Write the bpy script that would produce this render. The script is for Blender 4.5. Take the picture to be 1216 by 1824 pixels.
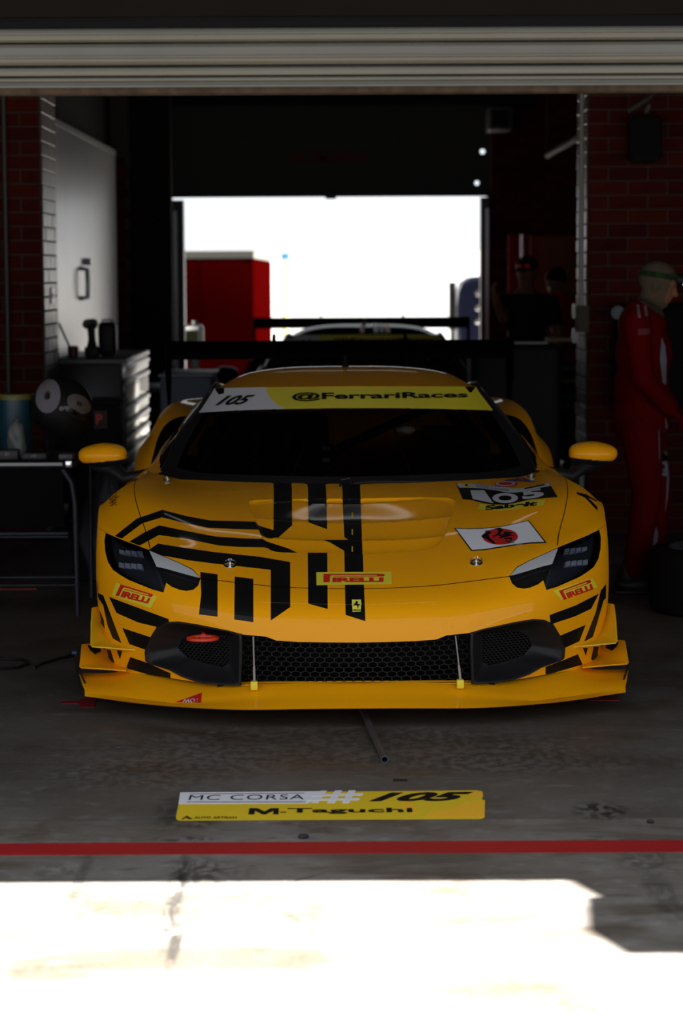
import bpy, bmesh, math, random
import numpy as np
from mathutils import Vector, Matrix
from mathutils.bvhtree import BVHTree
from mathutils.geometry import delaunay_2d_cdt
for o in list(bpy.data.objects): bpy.data.objects.remove(o)
SC = bpy.context.scene; COL = SC.collection
random.seed(7)
# ------------------------------------------------------------ camera
FPX = 4350.0; CAMZ = 1.6; PITCH = math.radians(5.58); ROLL = math.radians(-0.28)
cam = bpy.data.cameras.new('camera'); camo = bpy.data.objects.new('camera', cam); COL.objects.link(camo)
cam.sensor_fit = 'VERTICAL'; cam.sensor_height = 36.0; cam.sensor_width = 24.0
cam.lens = FPX / 1824 * 36
CM = Matrix.Translation((0, 0, CAMZ)) @ (Matrix.Rotation(math.pi/2 - PITCH, 4, 'X') @ Matrix.Rotation(ROLL, 4, 'Z'))
camo.matrix_world = CM
cam.dof.use_dof = True; cam.dof.focus_distance = 8.75; cam.dof.aperture_fstop = 3.2; cam.clip_end = 400
SC.camera = camo
# ------------------------------------------------------------ sky and sun
world = bpy.data.worlds.new('world'); SC.world = world; world.use_nodes = True
bg = world.node_tree.nodes['Background']; bg.inputs[0].default_value = (0.90, 0.95, 1.0, 1); bg.inputs[1].default_value = 0.76
SUNV = Vector((0.78, 0.135, 1.0))           # towards the sun, per unit of height
sun = bpy.data.lights.new('sun', 'SUN'); suno = bpy.data.objects.new('sun', sun); COL.objects.link(suno)
sun.energy = 38.0; sun.angle = math.radians(0.53); sun.color = (1.0, 0.95, 0.86)
suno.rotation_euler = SUNV.to_track_quat('Z', 'Y').to_euler(); suno.location = (8, 0, 12)
SC.view_settings.view_transform = 'Standard'; SC.view_settings.look = 'None'
SC.view_settings.exposure = 0.80; SC.view_settings.gamma = 1.0; SC.view_settings.use_curve_mapping = False
SC.cycles.max_bounces = 8; SC.cycles.diffuse_bounces = 4; SC.cycles.glossy_bounces = 4; SC.cycles.use_denoising = True
SC.cycles.sample_clamp_indirect = 6.0

# ------------------------------------------------------------ projection helpers
CMI = CM.inverted(); CAMP = CM.translation.copy()
def ray(px, py):
    return (CM.to_3x3() @ Vector(((px-608)/FPX, -(py-912)/FPX, -1.0)))
def atY(px, py, Y):                        # world point on the plane y=Y
    d = ray(px, py); return CAMP + d*((Y-CAMP.y)/d.y)
def atZ(px, py, Z=0.0):
    d = ray(px, py); return CAMP + d*((Z-CAMP.z)/d.z)
def proj(p):
    q = CMI @ Vector(p); return (608 + FPX*q.x/-q.z, 912 - FPX*q.y/-q.z)
# car frame
CAR = Matrix.Translation((0.052, 8.55, 0)) @ Matrix.Rotation(math.radians(0.744), 4, 'Z'); CARI = CAR.inverted()
LC = CARI @ CAMP
def lray(px, py): return CARI.to_3x3() @ ray(px, py)
def cy(px, py, y):
    d = lray(px, py); return LC + d*((y-LC.y)/d.y)
def cz(px, py, z):
    d = lray(px, py); return LC + d*((z-LC.z)/d.z)
# ------------------------------------------------------------ materials
MATS = {}
def mat(name, col, rough=0.5, metal=0.0, coat=0.0, spec=0.5, noise=None, bump=None, emit=None, trans=0.0, alpha=None, coatr=0.04):
    if name in MATS: return MATS[name]
    if rough >= .6 and spec == .5: spec = .06
    m = bpy.data.materials.new(name); m.use_nodes = True; nt = m.node_tree; b = nt.nodes['Principled BSDF']
    b.inputs['Base Color'].default_value = (*col, 1); b.inputs['Roughness'].default_value = rough
    b.inputs['Metallic'].default_value = metal; b.inputs['Coat Weight'].default_value = coat; b.inputs['Coat Roughness'].default_value = coatr
    b.inputs['Specular IOR Level'].default_value = spec
    if emit: b.inputs['Emission Color'].default_value = (*emit[0], 1); b.inputs['Emission Strength'].default_value = emit[1]
    if trans: b.inputs['Transmission Weight'].default_value = trans
    tc = nt.nodes.new('ShaderNodeTexCoord')
    if noise:                              # (scale, amount, colour2)
        n = nt.nodes.new('ShaderNodeTexNoise'); n.inputs['Scale'].default_value = noise[0]; n.inputs['Detail'].default_value = 6
        r = nt.nodes.new('ShaderNodeValToRGB'); r.color_ramp.elements[0].position = 0.35; r.color_ramp.elements[1].position = 0.7
        r.color_ramp.elements[0].color = (*col, 1); r.color_ramp.elements[1].color = (*noise[1], 1)
        nt.links.new(tc.outputs['Object'], n.inputs['Vector']); nt.links.new(n.outputs['Fac'], r.inputs['Fac'])
        nt.links.new(r.outputs['Color'], b.inputs['Base Color'])
    if bump:                               # (scale, strength)
        n2 = nt.nodes.new('ShaderNodeTexNoise'); n2.inputs['Scale'].default_value = bump[0]; n2.inputs['Detail'].default_value = 4
        bu = nt.nodes.new('ShaderNodeBump'); bu.inputs['Strength'].default_value = bump[1]; bu.inputs['Distance'].default_value = 0.02
        nt.links.new(tc.outputs['Object'], n2.inputs['Vector']); nt.links.new(n2.outputs['Fac'], bu.inputs['Height'])
        nt.links.new(bu.outputs['Normal'], b.inputs['Normal'])
    MATS[name] = m; return m
def paint(name, col, speck=True, coatw=0.28):
    m = mat(name, col, 0.5, 0.0, coatw, 0.10); nt = m.node_tree; b = nt.nodes['Principled BSDF']
    if speck:
        tc = nt.nodes.new('ShaderNodeTexCoord')
        v = nt.nodes.new('ShaderNodeTexVoronoi'); v.inputs['Scale'].default_value = 26; v.feature = 'F1'
        n = nt.nodes.new('ShaderNodeTexNoise'); n.inputs['Scale'].default_value = 40
        mx = nt.nodes.new('ShaderNodeMix'); mx.data_type = 'RGBA'; mx.inputs['Factor'].default_value = 0.12
        nt.links.new(tc.outputs['Object'], n.inputs['Vector'])
        nt.links.new(tc.outputs['Object'], mx.inputs['A']); nt.links.new(n.outputs['Color'], mx.inputs['B']); nt.links.new(mx.outputs['Result'], v.inputs['Vector'])
        r = nt.nodes.new('ShaderNodeMapRange'); r.inputs['From Min'].default_value = 0.05; r.inputs['From Max'].default_value = 0.09
        r.inputs['To Min'].default_value = 0.75; r.inputs['To Max'].default_value = 0.0
        nt.links.new(v.outputs['Distance'], r.inputs['Value'])
        # fewer specks higher up the car
        sx = nt.nodes.new('ShaderNodeSeparateXYZ'); nt.links.new(tc.outputs['Object'], sx.inputs[0])
        r2 = nt.nodes.new('ShaderNodeMapRange'); r2.inputs['From Min'].default_value = 0.25; r2.inputs['From Max'].default_value = 0.75; r2.inputs['To Min'].default_value = 1.0; r2.inputs['To Max'].default_value = 0.1
        nt.links.new(sx.outputs['Z'], r2.inputs['Value'])
        n3 = nt.nodes.new('ShaderNodeTexNoise'); n3.inputs['Scale'].default_value = 9; nt.links.new(tc.outputs['Object'], n3.inputs['Vector'])
        r3 = nt.nodes.new('ShaderNodeMapRange'); r3.inputs['From Min'].default_value = 0.45; r3.inputs['From Max'].default_value = 0.6; nt.links.new(n3.outputs['Fac'], r3.inputs['Value'])
        mu = nt.nodes.new('ShaderNodeMath'); mu.operation = 'MULTIPLY'; nt.links.new(r.outputs[0], mu.inputs[0]); nt.links.new(r2.outputs[0], mu.inputs[1])
        mu2 = nt.nodes.new('ShaderNodeMath'); mu2.operation = 'MULTIPLY'; nt.links.new(mu.outputs[0], mu2.inputs[0]); nt.links.new(r3.outputs[0], mu2.inputs[1])
        m2 = nt.nodes.new('ShaderNodeMix'); m2.data_type = 'RGBA'; m2.inputs['A'].default_value = (*col, 1); m2.inputs['B'].default_value = (0.05, 0.03, 0.01, 1)
        nt.links.new(mu2.outputs[0], m2.inputs['Factor']); nt.links.new(m2.outputs['Result'], b.inputs['Base Color'])
    return m
def glass(name, tint, clear=0.5):          # thin tinted glass: partly see-through, mirror-like at glancing angles
    if name in MATS: return MATS[name]
    m = bpy.data.materials.new(name); m.use_nodes = True; nt = m.node_tree
    for n in list(nt.nodes):
        if n.type != 'OUTPUT_MATERIAL': nt.nodes.remove(n)
    out = nt.nodes['Material Output']; t = nt.nodes.new('ShaderNodeBsdfTransparent'); t.inputs[0].default_value = (*[clear*c for c in tint], 1)
    g = nt.nodes.new('ShaderNodeBsdfGlossy'); g.inputs['Roughness'].default_value = 0.03
    f = nt.nodes.new('ShaderNodeFresnel'); f.inputs['IOR'].default_value = 1.5
    mx = nt.nodes.new('ShaderNodeMixShader'); nt.links.new(f.outputs[0], mx.inputs[0]); nt.links.new(t.outputs[0], mx.inputs[1]); nt.links.new(g.outputs[0], mx.inputs[2])
    nt.links.new(mx.outputs[0], out.inputs[0]); MATS[name] = m; return m
YEL = (0.90, 0.37, 0.002)
M_Y = paint('racing_yellow_paint', YEL)
M_STRIPE = mat('gloss_black_vinyl', (0.005, 0.005, 0.005), 0.5, coat=0.2, spec=.1)
M_LEM = mat('lemon_vinyl', (0.72, 0.62, 0.03), 0.45)
M_LEMD = mat('lemon_decal', (0.82, 0.50, 0.01), 0.4, coat=0.5)
M_WHITE = mat('white_vinyl', (0.62, 0.62, 0.68), 0.4)
M_RED = mat('red_vinyl', (0.62, 0.015, 0.01), 0.4)
M_RED2 = mat('red_print', (0.55, 0.012, 0.01), 0.5)
M_BLUE = mat('blue_vinyl', (0.03, 0.06, 0.35), 0.4)
M_BP = mat('black_plastic', (0.008, 0.008, 0.010), 0.5, spec=.3)
M_INK = mat('matte_black_ink', (0.006, 0.006, 0.006), 0.7, spec=.1)
M_BM = mat('matte_black', (0.006, 0.006, 0.006), 0.8, spec=0.2)
M_CARB = mat('dark_carbon', (0.01, 0.01, 0.011), 0.3, coat=0.4)
M_RUB = mat('tyre_rubber', (0.012, 0.012, 0.012), 0.75, bump=(60, 0.2))
M_CHR = mat('chrome', (0.75, 0.76, 0.8), 0.18, 1.0)
M_ALU = mat('brushed_aluminium', (0.55, 0.56, 0.6), 0.35, 1.0)
M_DRL = mat('frosted_lamp_blade', (0.45, 0.47, 0.50), 0.35, coat=0.5)
M_GLASS = glass('tinted_windscreen_glass', (0.80, 0.85, 0.9), 0.85)
M_SGLASS = glass('dark_side_glass', (0.6, 0.65, 0.7), 0.18)
M_LENS = glass('clear_lamp_lens', (0.85, 0.9, 1.0), 0.75)

# ------------------------------------------------------------ object helpers
def mobj(name, verts, faces, m=None, parent=None, smooth=False, mi=None, normals=None, world=False):
    me = bpy.data.meshes.new(name); me.from_pydata([tuple(v) for v in verts], [], [tuple(f) for f in faces])
    ms = m if isinstance(m, (list, tuple)) else [m]
    for x in ms: me.materials.append(x)
    if mi is not None: me.polygons.foreach_set('material_index', mi)
    me.polygons.foreach_set('use_smooth', [smooth]*len(me.polygons)); me.update()
    if normals is not None: me.normals_split_custom_set_from_vertices([tuple(n) for n in normals])
    o = bpy.data.objects.new(name, me); COL.objects.link(o)
    if parent is not None:
        o.parent = parent
    return o
def bobj(name, bm, m=None, parent=None, smooth=False, angle=None):
    me = bpy.data.meshes.new(name); bm.to_mesh(me); bm.free()
    ms = m if isinstance(m, (list, tuple)) else [m]
    for x in ms: me.materials.append(x)
    me.polygons.foreach_set('use_smooth', [smooth]*len(me.polygons))
    if smooth and angle: me.set_sharp_from_angle(angle=math.radians(angle))
    o = bpy.data.objects.new(name, me); COL.objects.link(o)
    if parent is not None: o.parent = parent
    return o
def tag(o, label=None, cat=None, group=None, kind=None):
    if label: o['label'] = label
    if cat: o['category'] = cat
    if group: o['group'] = group
    if kind: o['kind'] = kind
    return o
def empty(name, loc=(0,0,0), rz=0.0, label=None, cat=None, group=None, parent=None):
    o = bpy.data.objects.new(name, None); COL.objects.link(o); o.location = loc; o.rotation_euler = (0, 0, rz); o.empty_display_size = .1
    if parent is not None: o.parent = parent
    return tag(o, label, cat, group)
def box(bm, x0, x1, y0, y1, z0, z1, bev=0.0, seg=2, mi=0, mtx=None):
    vs = [bm.verts.new((x, y, z)) for x in (x0, x1) for y in (y0, y1) for z in (z0, z1)]
    fs = []
    for q in ((0,1,3,2),(4,6,7,5),(0,4,5,1),(2,3,7,6),(0,2,6,4),(1,5,7,3)):
        f = bm.faces.new([vs[i] for i in q]); f.material_index = mi; fs.append(f)
    if mtx is not None: bmesh.ops.transform(bm, matrix=mtx, verts=vs)
    if bev:
        es = list({e for f in fs for e in f.edges})
        bmesh.ops.bevel(bm, geom=es, offset=bev, segments=seg, affect='EDGES', profile=0.5)
def bx(name, x0, x1, y0, y1, z0, z1, m, parent=None, bev=0.0, seg=2):
    bm = bmesh.new(); box(bm, x0, x1, y0, y1, z0, z1, bev, seg); return bobj(name, bm, m, parent, smooth=bev > 0, angle=40)
def tube(bm, pts, r, n=8, caps=True, mi=0):
    pts = [Vector(p) for p in pts]; rings = []
    rs = r if isinstance(r, (list, tuple)) else [r]*len(pts)
    prev = None
    for i, p in enumerate(pts):
        t = (pts[min(i+1, len(pts)-1)] - pts[max(i-1, 0)]).normalized()
        a = Vector((0, 0, 1)) if abs(t.z) < .9 else Vector((1, 0, 0))
        if prev is not None: a = prev
        u = (a - t*a.dot(t)).normalized(); prev = u; w = t.cross(u)
        rings.append([bm.verts.new(p + (u*math.cos(k*2*math.pi/n) + w*math.sin(k*2*math.pi/n))*rs[i]) for k in range(n)])
    for a, b in zip(rings, rings[1:]):
        for k in range(n):
            f = bm.faces.new((a[k], a[(k+1) % n], b[(k+1) % n], b[k])); f.material_index = mi
    if caps:
        bm.faces.new(rings[0][::-1]).material_index = mi; bm.faces.new(rings[-1]).material_index = mi
def tb(name, pts, r, m, parent=None, n=10): bm = bmesh.new(); tube(bm, pts, r, n); return bobj(name, bm, m, parent, smooth=True, angle=50)
def lathe(bm, prof, n=32, mtx=None, mi=0, closed=False):     # prof (r,z) about z
    rings = []
    for r, z in prof:
        if r < 1e-6: v = bm.verts.new((0, 0, z)); rings.append([v]*n)
        else: rings.append([bm.verts.new((r*math.cos(k*2*math.pi/n), r*math.sin(k*2*math.pi/n), z)) for k in range(n)])
    prs = list(zip(rings, rings[1:])) + ([(rings[-1], rings[0])] if closed else [])
    for a, b in prs:
        for k in range(n):
            q = []
            for v in (a[k], a[(k+1) % n], b[(k+1) % n], b[k]):
                if v not in q: q.append(v)
            if len(q) > 2: bm.faces.new(q).material_index = mi
    if mtx is not None: bmesh.ops.transform(bm, matrix=mtx, verts=list({v for r in rings for v in r}))
def lt(name, prof, m, parent=None, n=32, mtx=None, closed=False):
    bm = bmesh.new(); lathe(bm, prof, n, mtx, closed=closed); bmesh.ops.recalc_face_normals(bm, faces=bm.faces[:]); return bobj(name, bm, m, parent, smooth=True, angle=35)
def plate(name, poly, th, m, parent=None, double=True):      # 3D polygon (roughly planar or bent) given thickness
    vs = [Vector(p) for p in poly]; n = Vector((0, 0, 0))
    for i in range(len(vs)): n += vs[i].cross(vs[(i+1) % len(vs)])
    n.normalize(); k = len(vs)
    V = [v + n*th/2 for v in vs] + [v - n*th/2 for v in vs]
    F = [list(range(k)), list(range(2*k-1, k-1, -1))] + [(i, k+i, k+(i+1) % k, (i+1) % k) for i in range(k)]
    return mobj(name, V, F, m, parent)
def pip(x, y, P):
    c = False; j = len(P)-1
    for i in range(len(P)):
        if (P[i][1] > y) != (P[j][1] > y) and x < (P[j][0]-P[i][0])*(y-P[i][1])/(P[j][1]-P[i][1]+1e-12)+P[i][0]: c = not c
        j = i
    return c
def pipv(X, Y, P):
    c = np.zeros(len(X), bool); j = len(P)-1
    for i in range(len(P)):
        xi, yi = P[i]; xj, yj = P[j]
        if yi != yj:
            c ^= ((yi > Y) != (yj > Y)) & (X < (xj-xi)*(Y-yi)/(yj-yi)+xi)
        j = i
    return c
def dens(P, step, closed=True):
    out = []; n = len(P)
    for i in range(n if closed else n-1):
        a = P[i]; b = P[(i+1) % n]; L = math.hypot(b[0]-a[0], b[1]-a[1]); k = max(1, int(L/step))
        out += [(a[0]+(b[0]-a[0])*t/k, a[1]+(b[1]-a[1])*t/k) for t in range(k)]
    if not closed: out.append(tuple(P[-1]))
    return out
def smoothp(P, it=2):                      # Chaikin corner cutting of a closed outline
    for _ in range(it):
        Q = []
        for i in range(len(P)):
            a = P[i]; b = P[(i+1) % len(P)]
            Q += [(a[0]*.75+b[0]*.25, a[1]*.75+b[1]*.25), (a[0]*.25+b[0]*.75, a[1]*.25+b[1]*.75)]
        P = Q
    return P
# ------------------------------------------------------------ spline surfaces
def cardinal(knots):                       # natural cubic spline basis, returns f(t)->weights
    k = np.array(knots, float); n = len(k); h = np.diff(k)
    A = np.zeros((n, n)); B = np.zeros((n, n)); A[0, 0] = A[-1, -1] = 1
    for i in range(1, n-1):
        A[i, i-1] = h[i-1]; A[i, i] = 2*(h[i-1]+h[i]); A[i, i+1] = h[i]
        B[i, i-1] = 6/h[i-1]; B[i, i] = -6/h[i-1]-6/h[i]; B[i, i+1] = 6/h[i]
    Mm = np.linalg.solve(A, B)
    def f(t):
        t = np.asarray(t, float); i = np.clip(np.searchsorted(k, t, 'right')-1, 0, n-2)
        hh = h[i]; a = (k[i+1]-t)/hh; b = (t-k[i])/hh; I = np.eye(n)
        return a[:, None]*I[i] + b[:, None]*I[i+1] + ((a**3-a)*hh**2/6)[:, None]*Mm[i] + ((b**3-b)*hh**2/6)[:, None]*Mm[i+1]
    return f
class Surf:
    def __init__(s, rows, sym=True, res=(220, 200)):
        R = []
        for r in rows:
            r = [Vector(p) for p in r]
            if sym:
                r[0].x = 0.0
                r = [Vector((-p.x, p.y, p.z)) for p in r[:0:-1]] + r
                if r[0].x > 0: r = r[::-1]
            R.append([tuple(p) for p in r])
        s.P = np.array(R)                   # rows x cols x 3, x ascending
        du = np.linalg.norm(np.diff(s.P, axis=1), axis=2).mean(0); dv = np.linalg.norm(np.diff(s.P, axis=0), axis=2).mean(1)
        s.ku = np.concatenate([[0], np.cumsum(du)]); s.kv = np.concatenate([[0], np.cumsum(dv)])
        s.fu = cardinal(s.ku); s.fv = cardinal(s.kv); s.U = s.ku[-1]; s.V = s.kv[-1]
        nu, nv = res; uu = np.linspace(0, s.U, nu); vv = np.linspace(0, s.V, nv); g = [(a, b) for b in vv for a in uu]
        s.g = np.array(g); pts = s.ev(s.g); s.F = []
        for j in range(nv-1):
            for i in range(nu-1):
                a = j*nu+i; s.F += [(a, a+1, a+nu+1), (a, a+nu+1, a+nu)]
        s.bvh = BVHTree.FromPolygons([Vector(p) for p in pts], s.F); s.pts = pts
    def ev(s, uv):
        uv = np.asarray(uv, float); return np.einsum('nj,ni,jik->nk', s.fv(uv[:, 1]), s.fu(uv[:, 0]), s.P)
    def nrm(s, uv):
        uv = np.asarray(uv, float); e = 1e-3
        c = lambda q: np.clip(q, [0, 0], [s.U, s.V])
        a = s.ev(c(uv+[e, 0]))-s.ev(c(uv-[e, 0])); b = s.ev(c(uv+[0, e]))-s.ev(c(uv-[0, e]))
        n = np.cross(a, b); n /= np.linalg.norm(n, axis=1)[:, None]+1e-12; return n
    def hit(s, px, py, mirror=False):      # uv under a photo pixel
        d = lray(px, py).normalized(); o = LC.copy()
        loc, n, i, dist = s.bvh.ray_cast(o, d)
        if loc is None:
            # nearest point on the outline of the surface seen from here
            t = 9.0; loc, n, i, dist = s.bvh.find_nearest(o + d*(9.3))
            for _ in range(12):
                tt = (loc-o).dot(d); loc, n, i, dist = s.bvh.find_nearest(o + d*tt)
        a, b, c = s.F[i]; pa, pb, pc = (Vector(s.pts[k]) for k in (a, b, c))
        v0 = pb-pa; v1 = pc-pa; v2 = loc-pa; d00 = v0.dot(v0); d01 = v0.dot(v1); d11 = v1.dot(v1); d20 = v2.dot(v0); d21 = v2.dot(v1)
        den = d00*d11-d01*d01+1e-18; w1 = (d11*d20-d01*d21)/den; w2 = (d00*d21-d01*d20)/den; w0 = 1-w1-w2
        uv = w0*s.g[a]+w1*s.g[b]+w2*s.g[c]
        if mirror: uv = np.array([s.U-uv[0], uv[1]])
        return (float(uv[0]), float(uv[1]))
    def px(s, P, step=5, mirror=False, closed=True, sm=0):
        if sm: P = smoothp(P, sm)
        return [s.hit(x, y, mirror) for x, y in dens(P, step, closed)]
def cutmesh(S, loops, step, inside, off=None, bounds=None, keep=None):
    """triangulate S in its own (u,v) with every loop as an edge chain; returns verts2d, tris, centroids"""
    pts = []; edges = []
    (u0, u1, v0, v1) = bounds or (0, S.U, 0, S.V)
    e = 1e-4
    if bounds is None:
        bl = dens([(u0, v0), (u1, v0), (u1, v1), (u0, v1)], step); loops = loops + [bl]
    for L in loops:
        L = [(min(max(a, 0), S.U), min(max(b, 0), S.V)) for a, b in L]
        k = len(pts); pts += L; edges += [(k+i, k+(i+1) % len(L)) for i in range(len(L))]
    C = np.array(pts)
    gu = np.arange(u0+step/2, u1, step); gv = np.arange(v0+step/2, v1, step)
    G = np.array([(a, b) for b in gv for a in gu])
    if len(G):
        # drop grid points closer than .4 step to constraint points
        cell = {}; 
        for p in C: cell.setdefault((int(p[0]/step), int(p[1]/step)), []).append(p)
        ok = []
        for p in G:
            ci, cj = int(p[0]/step), int(p[1]/step); good = True
            for di in (-1, 0, 1):
                for dj in (-1, 0, 1):
                    for q in cell.get((ci+di, cj+dj), ()):
                        if (p[0]-q[0])**2+(p[1]-q[1])**2 < (.45*step)**2: good = False; break
                    if not good: break
                if not good: break
            ok.append(good)
        G = G[np.array(ok)]
        if inside is not None: G = G[pipv(G[:, 0], G[:, 1], inside)]
        pts += [tuple(p) for p in G]
    vo, eo, fo, _, _, _ = delaunay_2d_cdt([Vector(p) for p in pts], edges, [], 0, 1e-5)
    V = np.array([(v.x, v.y) for v in vo]); F = [f for f in fo]
    T = np.array(F); cen = V[T].mean(1); return V, T, cen
def emit(name, S, V, T, off, mats, mi, parent, extra=None):
    used = np.unique(T); rem = -np.ones(len(V), int); rem[used] = np.arange(len(used)); V = V[used]; T = rem[T]
    P = S.ev(V); N = S.nrm(V)
    # outward normals: away from the car's middle
    ctr = np.array([0, 2.2, 0.2]); sg = np.sign(((P-ctr)*N).sum(1).sum()); N = N*sg
    if callable(off): o = off(V); P = P+N*o[:, None]
    else: P = P+N*off
    a, b, c = P[T[:, 0]], P[T[:, 1]], P[T[:, 2]]
    flip = (np.cross(b-a, c-a)*N[T[:, 0]]).sum(1) < 0; T = T.copy(); T[flip] = T[flip][:, ::-1]
    return mobj(name, P, T, mats, parent, True, mi, normals=None if callable(off) else N)
def rim(name, S, loop, o0, o1, m, parent):
    L = np.array(loop); P = S.ev(L); N = S.nrm(L); ctr = np.array([0, 2.2, 0.2]); N *= np.sign(((P-ctr)*N).sum(1).sum())
    n = len(L); V = list(P+N*o0)+list(P+N*o1); F = [(i, (i+1) % n, n+(i+1) % n, n+i) for i in range(n)]
    return mobj(name, V, F, m, parent, True)
# ------------------------------------------------------------ lettering
_tc = {}
def text2d(s, bold=0.0, shear=0.0, space=1.0):
    key = (s, bold, shear, space)
    if key in _tc: return _tc[key]
    c = bpy.data.curves.new('t', 'FONT'); c.body = s; c.size = 1; c.offset = bold; c.shear = shear; c.space_character = space; c.resolution_u = 4; c.fill_mode = 'FRONT'
    o = bpy.data.objects.new('t', c); COL.objects.link(o)
    me = bpy.data.meshes.new_from_object(o.evaluated_get(bpy.context.evaluated_depsgraph_get()))
    V = np.array([v.co[:2] for v in me.vertices]); F = [tuple(p.vertices) for p in me.polygons]
    bpy.data.objects.remove(o); bpy.data.curves.remove(c); bpy.data.meshes.remove(me)
    lo, hi = V.min(0), V.max(0); V = (V-lo)/(hi-lo); _tc[key] = (V, F); return _tc[key]
def quadmap(Q, V):                          # Q: TL,TR,BR,BL ; V in unit box, y up
    Q = np.array(Q, float); x = V[:, 0:1]; y = 1-V[:, 1:2]
    return (1-y)*((1-x)*Q[0]+x*Q[1])+y*((1-x)*Q[3]+x*Q[2])
def subdiv(V, F, mx):                      # split big triangles so that lettering follows curved panels
    V = [tuple(v) for v in V]; T = []
    for f in F:
        for i in range(1, len(f)-1): T.append((f[0], f[i], f[i+1]))
    for _ in range(5):
        mid = {}; N = []; ch = False
        def m(a, b):
            k = (min(a, b), max(a, b))
            if math.dist(V[a], V[b]) <= mx: return None
            if k not in mid: V.append(((V[a][0]+V[b][0])/2, (V[a][1]+V[b][1])/2)); mid[k] = len(V)-1
            return mid[k]
        for a, b, c in T:
            p, q, r = m(a, b), m(b, c), m(c, a); ch = ch or (p is not None) or (q is not None) or (r is not None)
            k = (p is not None)+(q is not None)*2+(r is not None)*4
            if k == 0: N.append((a, b, c))
            elif k == 7: N += [(a, p, r), (p, b, q), (r, q, c), (p, q, r)]
            elif k == 1: N += [(a, p, c), (p, b, c)]
            elif k == 2: N += [(a, b, q), (a, q, c)]
            elif k == 4: N += [(a, b, r), (r, b, c)]
            elif k == 3: N += [(p, b, q), (a, p, q), (a, q, c)]
            elif k == 6: N += [(r, q, c), (a, b, q), (a, q, r)]
            elif k == 5: N += [(a, p, r), (p, b, c), (p, c, r)]
        T = N
        if not ch: break
    return np.array(V), T
# ============================================================ THE RACING CAR
car = empty('racing_car', CAR.translation, math.radians(0.744), 'yellow racing coupe number 105 with black stripes, nose towards the open garage front', 'racing car')
def decal(name, VF, m, S=None, off=0.0008, parent=car, mx=6, kind=None):
    V, F = VF; V, T = subdiv(V, F, mx)
    P = []; uv = np.array([S.hit(x, y) for x, y in V]); P = S.ev(uv); N = S.nrm(uv); N *= np.sign(((P-np.array([0, 2.2, .2]))*N).sum(1).sum()); P = P+N*off
    T = np.array(T); a, b, c = P[T[:, 0]], P[T[:, 1]], P[T[:, 2]]; fl = (np.cross(b-a, c-a)*N[T[:, 0]]).sum(1) < 0; T[fl] = T[fl][:, ::-1]
    return mobj(name, P, T, m, parent, True, normals=N)
def polyVF(P):
    P = [tuple(p) for p in P]; n = len(P)
    vo, eo, fo, _, _, _ = delaunay_2d_cdt([Vector(p) for p in P], [(i, (i+1) % n) for i in range(n)], [], 1, 1e-6)
    return np.array([(v.x, v.y) for v in vo]), [tuple(f) for f in fo]
def joinVF(*L):
    V = []; F = []
    for v, f in L: k = len(V); V += [tuple(x) for x in v]; F += [tuple(i+k for i in q) for q in f]
    return np.array(V), F
YO = 0.05
def p(px, py, y): return cy(px, py, y+YO)
def l(x, y, z): return Vector((-x, y+YO, z))
rows = [
 [p(634,1219,.03), p(530,1219,.04), p(433,1221,.07), p(350,1215,.15), p(258,1201,.33), p(200,1194,.55), l(.925,.72,.13)],
 [p(634,1144,.00), p(530,1143,.02), p(433,1131,.06), p(325,1106,.17), p(250,1096,.32), p(182,1092,.56), l(.958,.75,.32)],
 [p(634,1095,.03), p(530,1096,.045), p(430,1088,.085), p(335,1072,.17), p(242,1052,.34), p(178,1046,.58), l(.975,.77,.46)],
 [p(634,1048,.16), p(530,1046,.175), p(430,1037,.22), p(350,1022,.27), p(262,1002,.38), p(184,984,.60), l(.985,.82,.60)],
 [p(634,985,.42), p(530,984,.44), p(430,975,.47), p(345,963,.52), p(270,949,.58), p(197,932,.72), l(.990,.95,.685)],
 [p(632,925,.75), p(530,922,.77), p(430,913,.80), p(345,902,.85), p(268,889,.88), p(208,882,.98), l(.988,1.12,.68)],
 [p(628,866,1.17), p(530,865,1.19), p(432,862,1.24), p(345,858,1.33), p(288,852,1.42), p(243,857,1.36), l(.975,1.45,.52)],
 [l(0,1.36,.77), l(.22,1.37,.77), l(.43,1.41,.77), l(.64,1.50,.775), l(.79,1.66,.785), l(.90,1.66,.73), l(.955,1.72,.36)],
]
SB = Surf(rows)
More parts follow.
